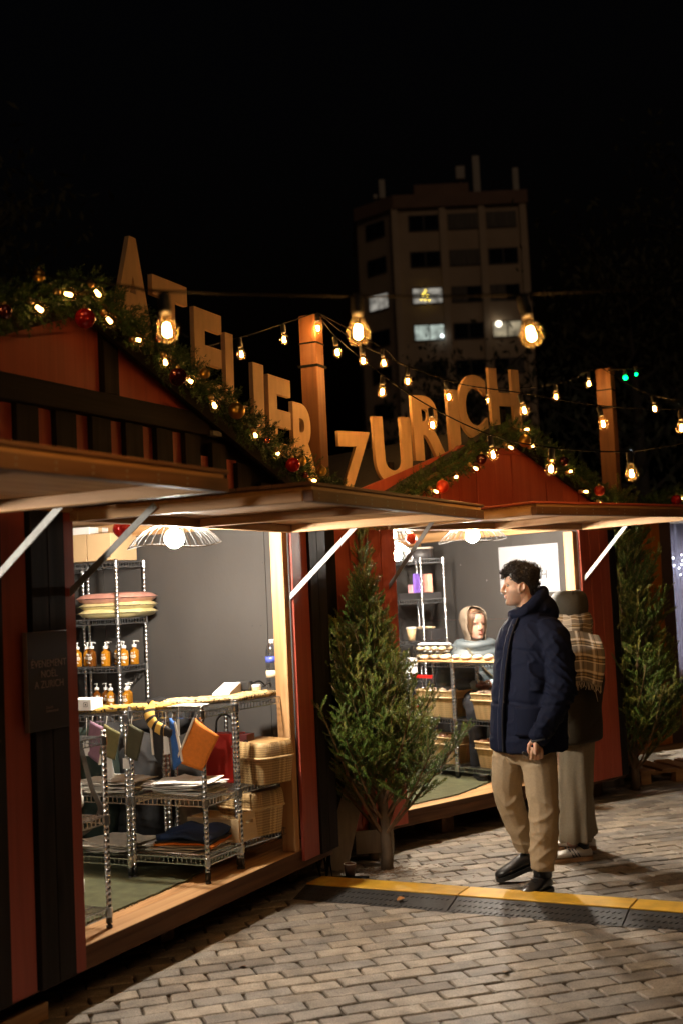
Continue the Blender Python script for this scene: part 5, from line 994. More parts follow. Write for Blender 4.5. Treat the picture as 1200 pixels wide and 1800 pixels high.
# far rack contents
g = 'things on the far rack'
def pack(fr, c, d, m, label, rz=0): t = thing('gift_box', label, 'box', c, rz, g, fr); MB().bb(-d[0]/2, d[0]/2, -d[1]/2, d[1]/2, 0, d[2]).build('box_body', m, t, bevel=.002); MB().bb(-d[0]/2-.001, d[0]/2+.001, -d[1]/2-.001, d[1]/2+.001, d[2]*.8, d[2]*.81).build('lid_seam', m, t); return t
DKB = mat('dark_card', (.03, .028, .03), .5)
pack(S2, (-1.56, 1.77, 1.616), (.30, .22, .055), DKB, 'flat black box under the purple pack on the far rack')
pack(S2, (-1.51, 1.70, 1.673), (.06, .05, .16), mat('purple_card', (.23, .12, .60), .45), 'purple gift pack on the far rack', .3); pack(S2, (-1.43, 1.74, 1.673), (.07, .05, .155), mat('salmon_card', (.75, .34, .24), .45), 'salmon pink gift pack on the far rack', -.1); pack(S2, (-1.575, 1.69, 1.673), (.05, .04, .07), mat('rose_card', (.68, .35, .38), .45), 'short pink pack at the foot of the purple pack')
pack(S2, (-1.47, 1.79, 1.268), (.18, .18, .09), DKB, 'black carton on the lower shelf of the far rack')
t = thing('hat_box', 'dark round box with pale rim on top of the far rack', 'box', (-1.53, 1.76, 1.96), 0, g, S2); MB().lathe([(.11, 0), (.115, .005), (.115, .085), (0, .085)], seg=24).build('drum', DKB, t, True); MB().lathe([(.118, .085), (.118, .098), (0, .10)], seg=24).build('lid', mat('tan_lid', (.5, .42, .34), .5), t, True)
t = thing('takeaway_cup', 'tall brown cup with white lid on the far rack', 'cup', (-1.575, 1.66, 1.268), 0, g, S2); MB().lathe([(.028, 0), (.042, .10), (0, .10)], seg=16).build('cup_wall', KRAFT, t, True); MB().lathe([(.045, .10), (.045, .108), (.038, .115), (0, .115)], seg=16).build('cup_lid', WPUMP, t, True)
t = thing('flat_bread', 'pale flat loaf on the black carton of the far rack', 'bread', (-1.50, 1.75, 1.362), .1, g, S2); MB().ball((0, 0, .012), (.11, .05, .012), 14, 6).build('crust', BREAD, t, True)
t = thing('white_carton', 'white carton beside the plank wall in the second stall', 'box', (-1.50, 1.52, 1.0), 0, None, S2); MB().bb(-.12, .06, -.06, .06, 0, .13).build('box_body', WHITEC, t, bevel=.003); MB().bb(-.121, .061, -.061, .061, .10, .101).build('lid_seam', WHITEC, t)
t = thing('red_chair', 'red framed stool behind the counter, mostly hidden by the spruce', 'chair', (-1.35, 1.62, F0), .1, None, S2); RFR = mat('red_metal', (.6, .02, .015), .4)
mb = MB(); 
for sx in (-.17, .17): mb.bar((sx, 0, 0), (sx, 0, .73), .025, .025); mb.bar((sx, .3, 0), (sx, .3, .45), .025, .025)
mb.bar((-.17, 0, .72), (.17, 0, .72), .025, .025); mb.bar((-.17, 0, .55), (.17, 0, .55), .025, .025); mb.build('frame', RFR, t); MB().bb(-.18, .18, .0, .32, .45, .47).build('seat', RFR, t)
t = thing('poster', 'white poster with a crest and the word ZURICH on the grey wall', 'poster', (-.72, 2.2285, 1.825), 0, None, S2); MB().bb(-.32, .32, -.0, -.006, -.195, .2).build('sheet', mat('poster_white', (.36, .37, .395), .4, var=.02), t); INK = mat('poster_ink', (.05, .05, .055), .5)
text('ZURICH', .108, INK, t, (.0, -.0068, -.085), fr_rot=(pi/2, 0, 0), ext=.0004, sx=1.02); text('ATELIER', .05, INK, t, (.0, -.0068, .02), fr_rot=(pi/2, 0, 0), ext=.0004)
MB().prism([(-.05, .12), (.05, .12), (.05, .165), (0, .185), (-.05, .165)], lambda u, v, q: (u, q, v), -.0085, -.0063).build('crest', mat('crest_white', (.8, .8, .82), .3), t)
mb = MB()
for sx in (-.305, .305):
    for sz in (-.18, .185): mb.lathe([(.006, 0), (.005, .003), (0, .004)], (sx, -.006, sz), 8, R=R3(x=radians(90)))
mb.build('pins', ZINC, t)
# ================================================================ PEOPLE
def skin_mat(name, col, stub=0):
    m, nt, b, ln = newmat(name); N = nt.nodes.new; b.inputs['Roughness'].default_value = .48; b.inputs['Subsurface Weight'].default_value = .25; b.inputs['Subsurface Radius'].default_value = (.012, .004, .002); b.inputs['Subsurface Scale'].default_value = .6
    a = N('ShaderNodeAttribute'); a.attribute_name = 'beard'; tc = N('ShaderNodeTexCoord'); t = N('ShaderNodeTexNoise'); t.inputs['Scale'].default_value = 70; ln(tc.outputs['Object'], t.inputs['Vector'])
    mr = N('ShaderNodeMapRange'); mr.inputs[1].default_value = .3; mr.inputs[2].default_value = .7; mr.inputs[3].default_value = .9; mr.inputs[4].default_value = 1.08; ln(t.outputs[0], mr.inputs[0]); s = N('ShaderNodeVectorMath'); s.operation = 'SCALE'; s.inputs[0].default_value = col; ln(mr.outputs[0], s.inputs['Scale'])
    mx = N('ShaderNodeMix'); mx.data_type = 'RGBA'; ln(a.outputs['Fac'], mx.inputs['Factor']); ln(s.outputs[0], mx.inputs['A']); mx.inputs['B'].default_value = (col[0]*.34, col[1]*.34, col[2]*.36, 1); ln(mx.outputs['Result'], b.inputs['Base Color']); return m
SKIN1 = skin_mat('skin_olive', (.62, .36, .235)); SKIN2 = skin_mat('skin_fair', (.30, .168, .122))
HAIRD = mat('dark_curly_hair', (.016, .011, .008), .45, var=.3, scale=60, spec=.6); HAIRB = mat('brown_hair', (.05, .026, .013), .4, var=.3, scale=80, spec=.5, stretch=(1, 1, .15)); EYEW = mat('eye_white', (.34, .31, .29), .25, var=.02); IRIS = mat('iris', (.03, .018, .01), .15, var=.05); LIP = mat('lips', (.42, .14, .11), .45, var=.05)
HEAD = [(-.005, .074, .02, .026), (.004, .083, .034, .040), (.018, .087, .05, .049), (.036, .086, .062, .056), (.052, .087, .072, .061), (.070, .086, .080, .066), (.095, .084, .090, .070), (.113, .079, .096, .0715), (.124, .086, .099, .0715), (.136, .0915, .101, .072), (.160, .091, .103, .073), (.190, .079, .099, .069), (.212, .057, .081, .057), (.227, .026, .050, .034), (.234, .001, .020, .010)]
def head_ring(z, q, grow=0):
    i = 0
    while i < len(HEAD)-2 and z > HEAD[i+1][0]: i += 1
    a, b = HEAD[i], HEAD[i+1]; t = min(1, max(0, (z-a[0])/(b[0]-a[0]))); f, k, w = [a[j]+(b[j]-a[j])*t+grow for j in (1, 2, 3)]
    c, s = cos(q), sin(q); e = 2/2.35; cx = math.copysign(abs(c)**e, c); sx = math.copysign(abs(s)**e, s); return (cx*(f if c > 0 else k), sx*w, z)
class Body:
    def __init__(s, O, f, sc_=1): s.O = Vector(O); s.f = Vector((f[0], f[1], 0)).normalized(); s.l = Vector((-s.f.y, s.f.x, 0)); s.s = sc_
    def p(s, a): return s.O + s.f*(a[0]*s.s) + s.l*(a[1]*s.s) + Vector((0, 0, a[2]*s.s))
    def R(s): return Matrix((s.f, s.l, Vector((0, 0, 1)))).transposed()
def add_head(mb, B):
    n = 28; vs = []; zs = [HEAD[0][0]]
    for i in range(len(HEAD)-1): zs += [HEAD[i][0]+(HEAD[i+1][0]-HEAD[i][0])*.5, HEAD[i+1][0]]
    for z in zs: vs += [B.p(head_ring(z, 2*pi*k/n)) for k in range(n)]
    m = len(zs); mb.add(vs, [(i*n+k, i*n+(k+1) % n, (i+1)*n+(k+1) % n, (i+1)*n+k) for i in range(m-1) for k in range(n)]+[tuple(reversed(range(n))), tuple(range((m-1)*n, m*n))])
    S = B.s; R = B.R()
    mb.tube([B.p(q) for q in ((.080, 0, .132), (.090, 0, .116), (.099, 0, .098), (.1055, 0, .084), (.096, 0, .073), (.082, 0, .070))], [q*S for q in (.0075, .0085, .0105, .0125, .0125, .008)], 10)
    for sg in (1, -1): mb.ball(B.p((.090, sg*.0125, .076)), [.010*S, .0075*S, .0085*S], 8, 6, R=R)
    mb.ball(B.p((.084, 0, .0545)), [.0105*S, .023*S, .006*S], 10, 6, R=R); mb.ball(B.p((.083, 0, .043)), [.0105*S, .020*S, .0065*S], 10, 6, R=R); mb.ball(B.p((.073, 0, .014)), [.018*S, .022*S, .017*S], 10, 8, R=R)
    for sg in (1, -1):
        mb.ball(B.p((.076, sg*.030, .131)), [.010*S, .020*S, .006*S], 10, 6, R=R)
        mb.tube([B.p((-.004+.018*cos(a)*.9-.006*sin(a), sg*(.0735+.006*max(0, sin(a*.5))), .098+.031*sin(a))) for a in [x*.55-.9 for x in range(9)]], .0055*S, 6); mb.ball(B.p((-.006, sg*.072, .095)), [.013*S, .004*S, .024*S], 10, 6, R=R); mb.ball(B.p((.006, sg*.074, .072)), [.007*S, .005*S, .008*S], 8, 6, R=R)
def face_parts(B, par, brow_m, lipm=True, o=Vector((0, 0, 0))):
    S = B.s; R = B.R()
    for sg in (1, -1):
        e = MB().ball(B.p((.0665, sg*.031, .1145)), .0118*S, 14, 10).build('eye', EYEW, par, True); MB().ball(B.p((.0735, sg*.0315, .1145)), [.0055*S, .0058*S, .0058*S], 10, 8, R=R).build('iris', IRIS, e, True)
        mb = MB()
        for zz, r in ((.1205, .0030), (.1085, .0022)): mb.tube([B.p((.0768-.30*abs(t)**2.2*.034, sg*(.031+t*.0155), zz-(.0038 if zz > .115 else -.0028)*abs(t*1.0)**2)) for t in (-1, -.6, -.2, .2, .6, 1)], r*S, 5)
        mb.build('eyelid', brow_m if False else IRIS, par, True)
        MB().tube([B.p((.0875-.018*t*t-.003*t, sg*(.012+t*.034), .1345+.006*sin(t*2.6))) for t in (0, .2, .4, .6, .8, 1)], [(.0028*S, .0042*S)]*4+[(.0025*S, .003*S), (.001*S, .001*S)], 6).build('eyebrow', brow_m, par, True)
    if lipm:
        mb = MB(); mb.ball(B.p((.0885, 0, .0535)), [.0072*S, .0205*S, .0045*S], 10, 6, R=R).ball(B.p((.0870, 0, .0435)), [.0080*S, .0175*S, .0056*S], 10, 6, R=R); mb.build('lips', LIP, par, True)
def limb(mb, pts, rad, seg=14, flat=False):
    P = [Vector(p) for p in pts]; n = 4; Q = catmull(P, n); rr = []
    for i in range(len(rad)-1):
        for k in range(n): t = k/n; rr.append(rad[i]+(rad[i+1]-rad[i])*t)
    rr.append(rad[-1]); d0 = (Q[0]-Q[1]).normalized(); d1 = (Q[-1]-Q[-2]).normalized()
    Q = [Q[0]+d0*rad[0]*.55, Q[0]+d0*rad[0]*.3]+Q+([] if flat else [Q[-1]+d1*rad[-1]*.3, Q[-1]+d1*rad[-1]*.55]); rr = [rr[0]*.55, rr[0]*.88]+rr+([] if flat else [rr[-1]*.88, rr[-1]*.55])
    return mb.tube(Q, rr, seg)
def trunk_loft(mb, B, rings, seg=32, e=2.5):
    vs = []
    for (z, cx, cy, d, w) in rings:
        for k in range(seg):
            q = 2*pi*k/seg; c, s = cos(q), sin(q); vs.append(B.O+Vector((cx, cy, z))+B.f*(d*math.copysign(abs(c)**(2/e), c))+B.l*(w*math.copysign(abs(s)**(2/e), s)))
    n = len(rings); return mb.add(vs, [(i*seg+k, i*seg+(k+1) % seg, (i+1)*seg+(k+1) % seg, (i+1)*seg+k) for i in range(n-1) for k in range(seg)]+[tuple(reversed(range(seg))), tuple(range((n-1)*seg, n*seg))])
def fist(mb, W, dn, side, back, s=1.0, thumb=1):   # W wrist, dn fingers' direction, side towards the thumb, back = back-of-hand normal
    W = Vector(W); dn = Vector(dn).normalized(); side = Vector(side).normalized(); back = Vector(back).normalized(); P = lambda a, b, c: W+dn*(a*s)+side*(b*s)+back*(c*s)
    mb.tube([P(-.05, 0, 0), P(-.0, 0, 0), P(.03, .001, .004), P(.06, .0, .007), P(.082, -.002, .004)], [(.026*s, .024*s), (.024*s, .02*s), (.034*s, .019*s), (.039*s, .018*s), (.036*s, .014*s)], 12)
    for i, (b, L, r) in enumerate(((.029, .036, .0095), (.0095, .041, .0098), (-.010, .038, .0094), (-.028, .030, .0085))):
        k0 = P(.075, b, .006); k1 = P(.080+L*.85, b*1.02, .002); k2 = P(.088+L*.8, b, -.022); k3 = P(.070+L*.45, b*.95, -.034)
        mb.tube([P(.05, b*.9, .004), k0, k1, k2, k3, k3-dn*.006*s], [r*.8*s, r*1.08*s, r*.98*s, r*.95*s, r*.85*s, r*.4*s], 9)
    mb.tube([P(.012, .022*thumb, -.004), P(.038, .040*thumb, -.010), P(.066, .043*thumb, -.017), P(.088, .034*thumb, -.024), P(.094, .030*thumb, -.025)], [.012*s, .0115*s, .0105*s, .009*s, .005*s], 9)
def set_beard(o, B, fn):
    a = o.data.attributes.new('beard', 'FLOAT', 'POINT'); Ri = B.R().transposed(); a.data.foreach_set('value', [fn(Ri @ (v.co-B.O)/B.s) for v in o.data.vertices])
def folds(seed, amp, fx=7, fz=14, skew=.6):
    return lambda c, n: amp*(nz(c.x*fx+c.z*skew*fx+seed, c.y*fx, c.z*fz)+.5*nz(c.x*fx*2.3, c.y*fx*2.3+seed, c.z*fz*1.8-c.x*8))
CLO = lambda name, col, **k: mat(name, col, k.pop('rough', .8), var=k.pop('var', .12), scale=k.pop('scale', 90), bump=k.pop('bump', .0006), **k)
NAVYJ = CLO('navy_parka', (.0062, .0086, .0225), rough=.8, spec=.12, var=.12); KHAKI = CLO('khaki_cotton', (.36, .265, .16)); LEATH = mat('black_leather', (.012, .011, .011), .32, var=.2, scale=40); ZIPM = mat('dark_zip', (.05, .05, .055), .4, .6)
# ---------------- the walker
man = thing('person', 'man with dark curly hair in a navy parka and khaki trousers walking past the stalls', 'person', (.98, 6.69, 0))
Bm = Body((.010, .11, 1.582), (-1, .06), .965); Bt = Body((0, .0, 0), (-.9, -.42))
mb = MB(); add_head(mb, Bm); limb(mb, [(.075, .12, 1.38), (.06, .118, 1.50), (.038, .112, 1.60), (.03, .11, 1.66)], [.075, .060, .057, .06], 16)
limb(mb, [(.03, .12, .88), (.04, .12, 1.1), (.06, .12, 1.38)], [.12, .11, .12]); limb(mb, [(.07, .1, 1.40), (.14, -.05, 1.40), (.16, -.11, 1.14), (.03, -.155, .90), (.014, -.16, .86)], [.07, .05, .042, .031, .026]); limb(mb, [(.06, .14, 1.40), (-.02, .29, 1.40), (-.05, .32, 1.14), (-.10, .20, .98)], [.07, .05, .042, .03])
for pts in (((.045, .05, .86), (.05, .0, .46), (.03, .01, .10)), ((-.06, .19, .86), (-.105, .23, .52), (.0, .27, .18))): limb(mb, pts, [.08, .05, .035])
fist(mb, (.015, -.162, .862), (-.06, .03, -1), (-1, -.10, .05), (.1, -1, 0), .98)
ob = remesh(mb, 'body', SKIN1, man, .0036, 2)
set_beard(ob, Bm, lambda q: max(0, min(.6, 1.1*(1-max(0, (q.z-.062+max(0, .03-q.x)*-.9)/.03))))*(1 if q.z > -.012 and q.x > .005 else 0) if -.02 < q.z < .095 and abs(q.y) < .09 else 0)
face_parts(Bm, man, HAIRD)
# hair: a cap and many curls
rg = random.Random(77); mb = MB(); 
def hairline(q): d = abs(((q+pi) % (2*pi))-pi); return .172 if d < .8 else (.172-(d-.8)*.085 if d < 1.35 else (.118 if d < 1.85 else (.118-(d-1.85)*.14 if d < 2.4 else .035)))
n = 40; vs = []; rows = 12
for j in range(rows+1):
    for k in range(n):
        q = 2*pi*k/n; z0 = hairline(q); z = z0+(.2335-z0)*j/rows; p = Vector(head_ring(z, q, .010 if j else .001)); p *= 1+.05*nz(p.x*45, p.y*45, p.z*45); vs.append(Bm.p(p+Vector((0, 0, .008*j/rows))))
mb.add(vs, [(j*n+k, j*n+(k+1) % n, (j+1)*n+(k+1) % n, (j+1)*n+k) for j in range(rows) for k in range(n)]+[tuple(range(rows*n, rows*n+n))])
for i in range(620):
    q = rg.uniform(0, 2*pi); z0 = hairline(q); z = z0+(.236-z0)*rg.random()**.75; b = Vector(head_ring(min(z, .233), q, .006)); nn = Vector((b.x, b.y, (z-.12)*1.3)).normalized()
    if abs(((q+pi) % (2*pi))-pi) < 1.0 and z > .165: nn = (nn+Vector((.35, 0, .12))).normalized()
    t1 = nn.orthogonal().normalized(); t2 = nn.cross(t1); r = rg.uniform(.006, .0115); ph = rg.uniform(0, 6); L = rg.uniform(.014, .030)*(1.3 if z > .17 else .7); tn = rg.uniform(.9, 1.7)
    mb.tube([Bm.p(b+nn*(L*u)+t1*(r*cos(ph+u*2*pi*tn))+t2*(r*sin(ph+u*2*pi*tn))) for u in [k/8 for k in range(9)]], [.0020]*7+[.0014, .0006], 4, cap=False)
for i in range(46):
    q = rg.uniform(-.75, .75); b = Vector(head_ring(rg.uniform(.168, .20), q, .004)); r = rg.uniform(.006, .010); ph = rg.uniform(0, 6); ex = rg.uniform(.01, .026)
    mb.tube([Bm.p(b+Vector((ex*u+r*cos(ph+u*8), .01*sin(ph)*u, .012*u-.030*u*u+r*sin(ph+u*8)))) for u in [k/10 for k in range(11)]], [.0019]*9+[.0014, .0006], 4, cap=False)
mb.build('hair', HAIRD, man, True)
# parka
mb = MB(); trunk_loft(mb, Bt, [(.768, .005, .11, .172, .242), (.775, .006, .11, .180, .248), (.86, .010, .11, .182, .248), (1.0, .022, .11, .178, .245), (1.12, .034, .112, .176, .243), (1.25, .048, .115, .172, .243), (1.37, .060, .118, .168, .245), (1.445, .065, .12, .145, .215), (1.50, .062, .12, .112, .150), (1.545, .052, .118, .088, .098), (1.565, .048, .118, .080, .085)])
limb(mb, [(.085, .06, 1.425), (.150, -.065, 1.395), (.172, -.125, 1.16), (.120, -.150, 1.02), (.040, -.158, .885), (.026, -.160, .862)], [.088, .092, .082, .074, .062, .058]); limb(mb, [(.05, .18, 1.425), (-.015, .30, 1.39), (-.04, .345, 1.15), (-.10, .24, .98)], [.088, .09, .08, .066])
mb.ball((.128, .12, 1.560), (.088, .125, .070), 16, 10); mb.ball((.165, .12, 1.535), (.06, .11, .062), 14, 8)
limb(mb, [(-.045, .075, 1.528), (.0, .03, 1.535), (.07, .025, 1.575), (.125, .06, 1.625), (.142, .12, 1.655), (.125, .18, 1.625), (.07, .215, 1.575), (.0, .21, 1.535), (-.045, .165, 1.528)], [.026, .034, .04, .036, .024, .036, .04, .034, .026], 10)
def quilt(c, n):
    rd_ = lambda a: (1-abs(a)*2.2)**3 if abs(a) < .45 else 0
    d = .007*nz(c.x*5+3, c.y*5, c.z*8)+.0045*rd_(nz(c.x*8+c.z*5, c.y*8, c.z*9-c.x*6))
    if c.y < -.03 and c.x > .0: d += .008*rd_(nz(c.x*7+2, c.y*6, c.z*17+c.x*12))*(1+1.2*math.exp(-((c.z-1.15)/.10)**2))-.003
    for zz, w in ((1.04, .007), (.86, .003), (1.33, .003)): d -= w*math.exp(-((c.z-zz-.03*nz(c.x*4, c.y*4, 1))/.010)**2)
    return d
jk = remesh(mb, 'parka', NAVYJ, man, .0075, 4, quilt)
fl = lambda z, dx=0: Bt.O+Vector((.0, .11, z))
mb = MB(); zp = []
for z, d, cx in ((.775, .194, .006), (.95, .200, .016), (1.1, .198, .032), (1.25, .190, .046), (1.38, .174, .060), (1.455, .146, .064), (1.515, .105, .058)): zp.append(Vector((cx, .11, z))+Bt.f*(d+.002)+Bt.l*.016)
P = catmull(zp, 6)
nP = len(P)-1
mb.sheet(lambda u, v: tuple(P[int(v*nP+.001)]+Bt.l*(.062*(u-.5))+Bt.f*(.004*sin(pi*u)-.010*abs(2*u-1)+.002*nz(u, v*30, 1))), 4, nP, .009)
fl_ = mb.build('zip_placket', NAVYJ, man, True); mb = MB(); mb.tube([p+Bt.l*.031+Bt.f*.003 for p in P], .0035, 5); mb.build('zip', ZIPM, fl_)
mb = MB()
for z, cx in ((1.47, .060), (1.43, .064), (1.05, .03)): mb.lathe([(.007, 0), (.006, .004), (0, .005)], Vector((cx, .11, z))+Bt.f*(.150 if z > 1.4 else .205)+Bt.l*.05, 8, R=R3(y=radians(-90), z=atan2(-.42, -.9)+pi))
mb.build('snap', ZIPM, man)
pk = [(-.055, -.045, 1.03), (.055, -.125, 1.03), (.048, -.125, .87), (-.065, -.045, .87)]
def pf(u, v):
    a = Vector(pk[0]).lerp(Vector(pk[1]), u); b = Vector(pk[3]).lerp(Vector(pk[2]), u); p = a.lerp(b, v); rel = p-Vector((.018, .11, p.z)); q = Vector((rel.dot(Bt.f)/.196, rel.dot(Bt.l)/.262, 0)); k = (abs(q.x)**2.5+abs(q.y)**2.5)**(1/2.5); s = Vector((.018, .11, p.z))+rel/k; return tuple(s+rel.normalized()*(.008+.006*sin(pi*u)*sin(pi*v)))
MB().sheet(pf, 10, 10, .012).build('pocket', NAVYJ, man, True)
MB().tube([(.034+.050*cos(a*.5), -.1585+.047*sin(a*.5), .858+.010*cos(a*.5)) for a in range(13)], .0075, 6, closed=True).build('cuff', mat('knit_cuff', (.02, .02, .024), .9, var=.3, scale=200), man, True)
# trousers
mb = MB(); trunk_loft(mb, Bt, [(.70, -.005, .115, .10, .16), (.76, -.0, .115, .135, .195), (.90, .01, .115, .14, .20), (.98, .015, .115, .13, .19)]); limb(mb, [(.052, .045, .84), (.048, .025, .70), (.055, .0, .45), (.044, .005, .28), (.030, .010, .125)], [.105, .098, .084, .073, .064], flat=True); limb(mb, [(-.072, .185, .84), (-.100, .20, .68), (-.112, .225, .52), (-.062, .25, .34), (-.008, .272, .19)], [.10, .096, .082, .070, .062], flat=True)
def tf(c, n):
    low = math.exp(-((c.z-.24)/.11)**2)+.75*math.exp(-((c.z-.47)/.09)**2)+.7*math.exp(-((c.z-.74)/.07)**2)
    rd_ = lambda a: (1-abs(a)*2.2)**3 if abs(a) < .45 else 0
    k = rd_(nz(c.x*6+c.z*3, c.y*6, c.z*9-c.x*7))+.7*rd_(nz(c.x*7-c.z*4+9, c.y*7, c.z*12+c.x*8))
    return .0045*nz(c.x*5, c.y*5, c.z*4)+low*(.010*k-.003)+.0025*rd_(nz(c.x*4, c.y*12, c.z*2.2+5))
remesh(mb, 'trousers', KHAKI, man, .0075, 3, tf)
def shoe(par, heel, dirv, L, m, solem, name='shoe', pitch=0, w=.047, hgt=.075, seed=1):
    f = Vector((dirv[0], dirv[1], 0)).normalized(); l = Vector((-f.y, f.x, 0)); Rp = Matrix.Rotation(pitch, 3, l); U = lambda a, b, c: Vector(heel)+Rp @ (f*a+l*b+Vector((0, 0, c)))
    mb = MB(); rings = ((0, .6, .66, .92), (.04, .86, .70, 1.0), (.16, .95, .95, 1.05), (.30, .92, 1.02, 1.0), (.45, .92, .88, .92), (.60, 1.0, .68, .72), (.76, 1.04, .56, .58), (.90, .86, .46, .46), (.97, .55, .36, .36), (1.0, .25, .24, .24)); n = 18; vs = []
    for t, ww, hh, hm in rings:
        for k in range(n):
            q = 2*pi*k/n; c, s = cos(q), sin(q); vs.append(U(t*L, w*ww*math.copysign(abs(c)**.8, c), .022+hgt*hh*(.5+.5*math.copysign(abs(s)**.75, s))))
    m_ = len(rings); mb.add(vs, [(i*n+k, i*n+(k+1) % n, (i+1)*n+(k+1) % n, (i+1)*n+k) for i in range(m_-1) for k in range(n)]+[tuple(reversed(range(n))), tuple(range((m_-1)*n, m_*n))]); sh = mb.build(name, m, par, True)
    mb = MB(); ol = [(t*L*1.02-.004, w*ww*1.06) for t, ww, _, _ in rings]; poly = [(a, b) for a, b in ol]+[(a, -b) for a, b in reversed(ol)]; mb.prism(poly, lambda u, v, q: U(u, v, q), 0, .024); mb.build('sole', solem, sh)
    return sh, U
SOLEB = mat('black_sole', (.014, .013, .012), .6); s1_, U1 = shoe(man, (.062, .062, .0), (-.58, -.80), .275, LEATH, SOLEB, pitch=0)
MB().lathe([(.052, 0), (.05, .09), (.047, .1)], (.030, .010, .085), 16).build('boot_shaft', LEATH, s1_, True); MB().tube([U1(.13, -.02, .094), U1(.15, .018, .090), U1(.155, -.02, .086), U1(.175, .016, .080)], .003, 4).build('laces', SOCK, s1_)
s2_, U2 = shoe(man, (.055, .300, .085), (-.97, -.20), .265, LEATH, SOLEB, pitch=radians(16)); MB().lathe([(.050, 0), (.048, .10)], (.018, .285, .115), 16).build('boot_shaft', LEATH, s2_, True)
kf = thing('key_fob', 'small black object held in the walking man\'s fist', 'key fob', (.98-.050, 6.69-.140, .778)); MB().box((0, 0, 0), (.035, .016, .016), 0, R3(y=.5)).build('fob_case', BLACKP, kf, bevel=.003); MB().tube([(.012*cos(a), .0, .012*sin(a)-.012) for a in range(7)], .0012, 4, closed=True).build('ring', ZINC, kf)
# ---------------- the person behind
OLV = CLO('olive_quilted', (.034, .026, .015), rough=.75, spec=.2); KH2 = CLO('taupe_trousers', (.20, .16, .105)); CAPM = CLO('dark_olive_cap', (.050, .042, .026), rough=.7)
p2 = thing('person', 'person seen from behind in a dark quilted coat, plaid scarf and wide trousers', 'person', (1.31, 7.47, 0)); B2 = Body((.085, .02, 1.415), (-.75, .66), .94); C2 = Body((0, 0, 0), (-.75, .66))
mb = MB(); add_head(mb, B2); limb(mb, [(.08, .03, 1.25), (.085, .025, 1.35), (.08, .02, 1.45)], [.07, .055, .055]); limb(mb, [(.05, .03, .82), (.06, .03, 1.05), (.08, .03, 1.28)], [.11, .10, .11])
for s in (1, -1):
    sh = Vector((.08, .03, 1.27))+C2.l*(.14*s); el = sh+C2.l*(.07*s)+Vector((0, 0, -.26)); ha = el+C2.f*.20-C2.l*(.13*s)+Vector((0, 0, .05)); limb(mb, [(.08, .03, 1.25), sh, el, ha], [.06, .05, .042, .03]); fist(mb, ha, C2.f-C2.l*.4*s, Vector((0, 0, 1)), C2.l*s, .9)
    limb(mb, [(.04+.04*s, .04, .8), (.03+.02*s, .04+.08*s, .45), (.02+.02*s, .05+.1*s, .1)], [.08, .05, .035])
o = remesh(mb, 'body', SKIN2, p2, .005, 2); o.data.attributes.new('beard', 'FLOAT', 'POINT'); face_parts(B2, p2, HAIRB)
mb = MB(); trunk_loft(mb, C2, [(.715, .040, .03, .17, .205), (.73, .040, .03, .178, .213), (.9, .045, .03, .178, .215), (1.05, .055, .03, .172, .215), (1.2, .07, .03, .160, .215), (1.30, .078, .03, .135, .19), (1.37, .082, .03, .10, .13), (1.41, .085, .03, .085, .09)])
for s in (1, -1): sh = Vector((.08, .03, 1.28))+C2.l*(.155*s); el = sh+C2.l*(.07*s)+Vector((0, 0, -.27)); ha = el+C2.f*.18-C2.l*(.12*s)+Vector((0, 0, .04)); limb(mb, [(.08, .03, 1.28), sh, el, ha], [.08, .085, .074, .062])
def q2(c, n): a = c.x*11; b = c.z*11; return .006*abs(sin(a*1.6+1.2*sin(b*1.7)))**.6*1.0+.006*nz(c.x*6, c.y*6, c.z*9)-.003
remesh(mb, 'coat', OLV, p2, .008, 3, q2)
mb = MB()
for j in range(11):
    v = j/10; 
    for k in range(24): q = 2*pi*k/24; r = (.092+.022*min(1, v*3.0))*(1-max(0, v-.33)**2.2*2.28)**.5 if v < .999 else .001; r *= 1+.04*nz(cos(q)*2, sin(q)*2, v*4); mb.v.append(tuple(Vector((.083+cos(q)*r*1.04, .02+sin(q)*r*1.08, 1.445+.198*sin(v*pi/2)**1.1+.006*nz(cos(q)*2, sin(q)*2, v*3)))) ); mb.uv.append((0, 0, 0))
mb.f += [(j*24+k, j*24+(k+1) % 24, (j+1)*24+(k+1) % 24, (j+1)*24+k) for j in range(10) for k in range(24)]; mb.m += [0]*240
cpo = mb.build('cap', CAPM, p2, True); MB().tube([(.083+.003*sin(a), .02-.118*cos((a-5)*.30)*(1 if a else 1), 1.50+.14*sin((a)*.3)) for a in range(11)], .0035, 5).build('cap_seam', CAPM, cpo, True)
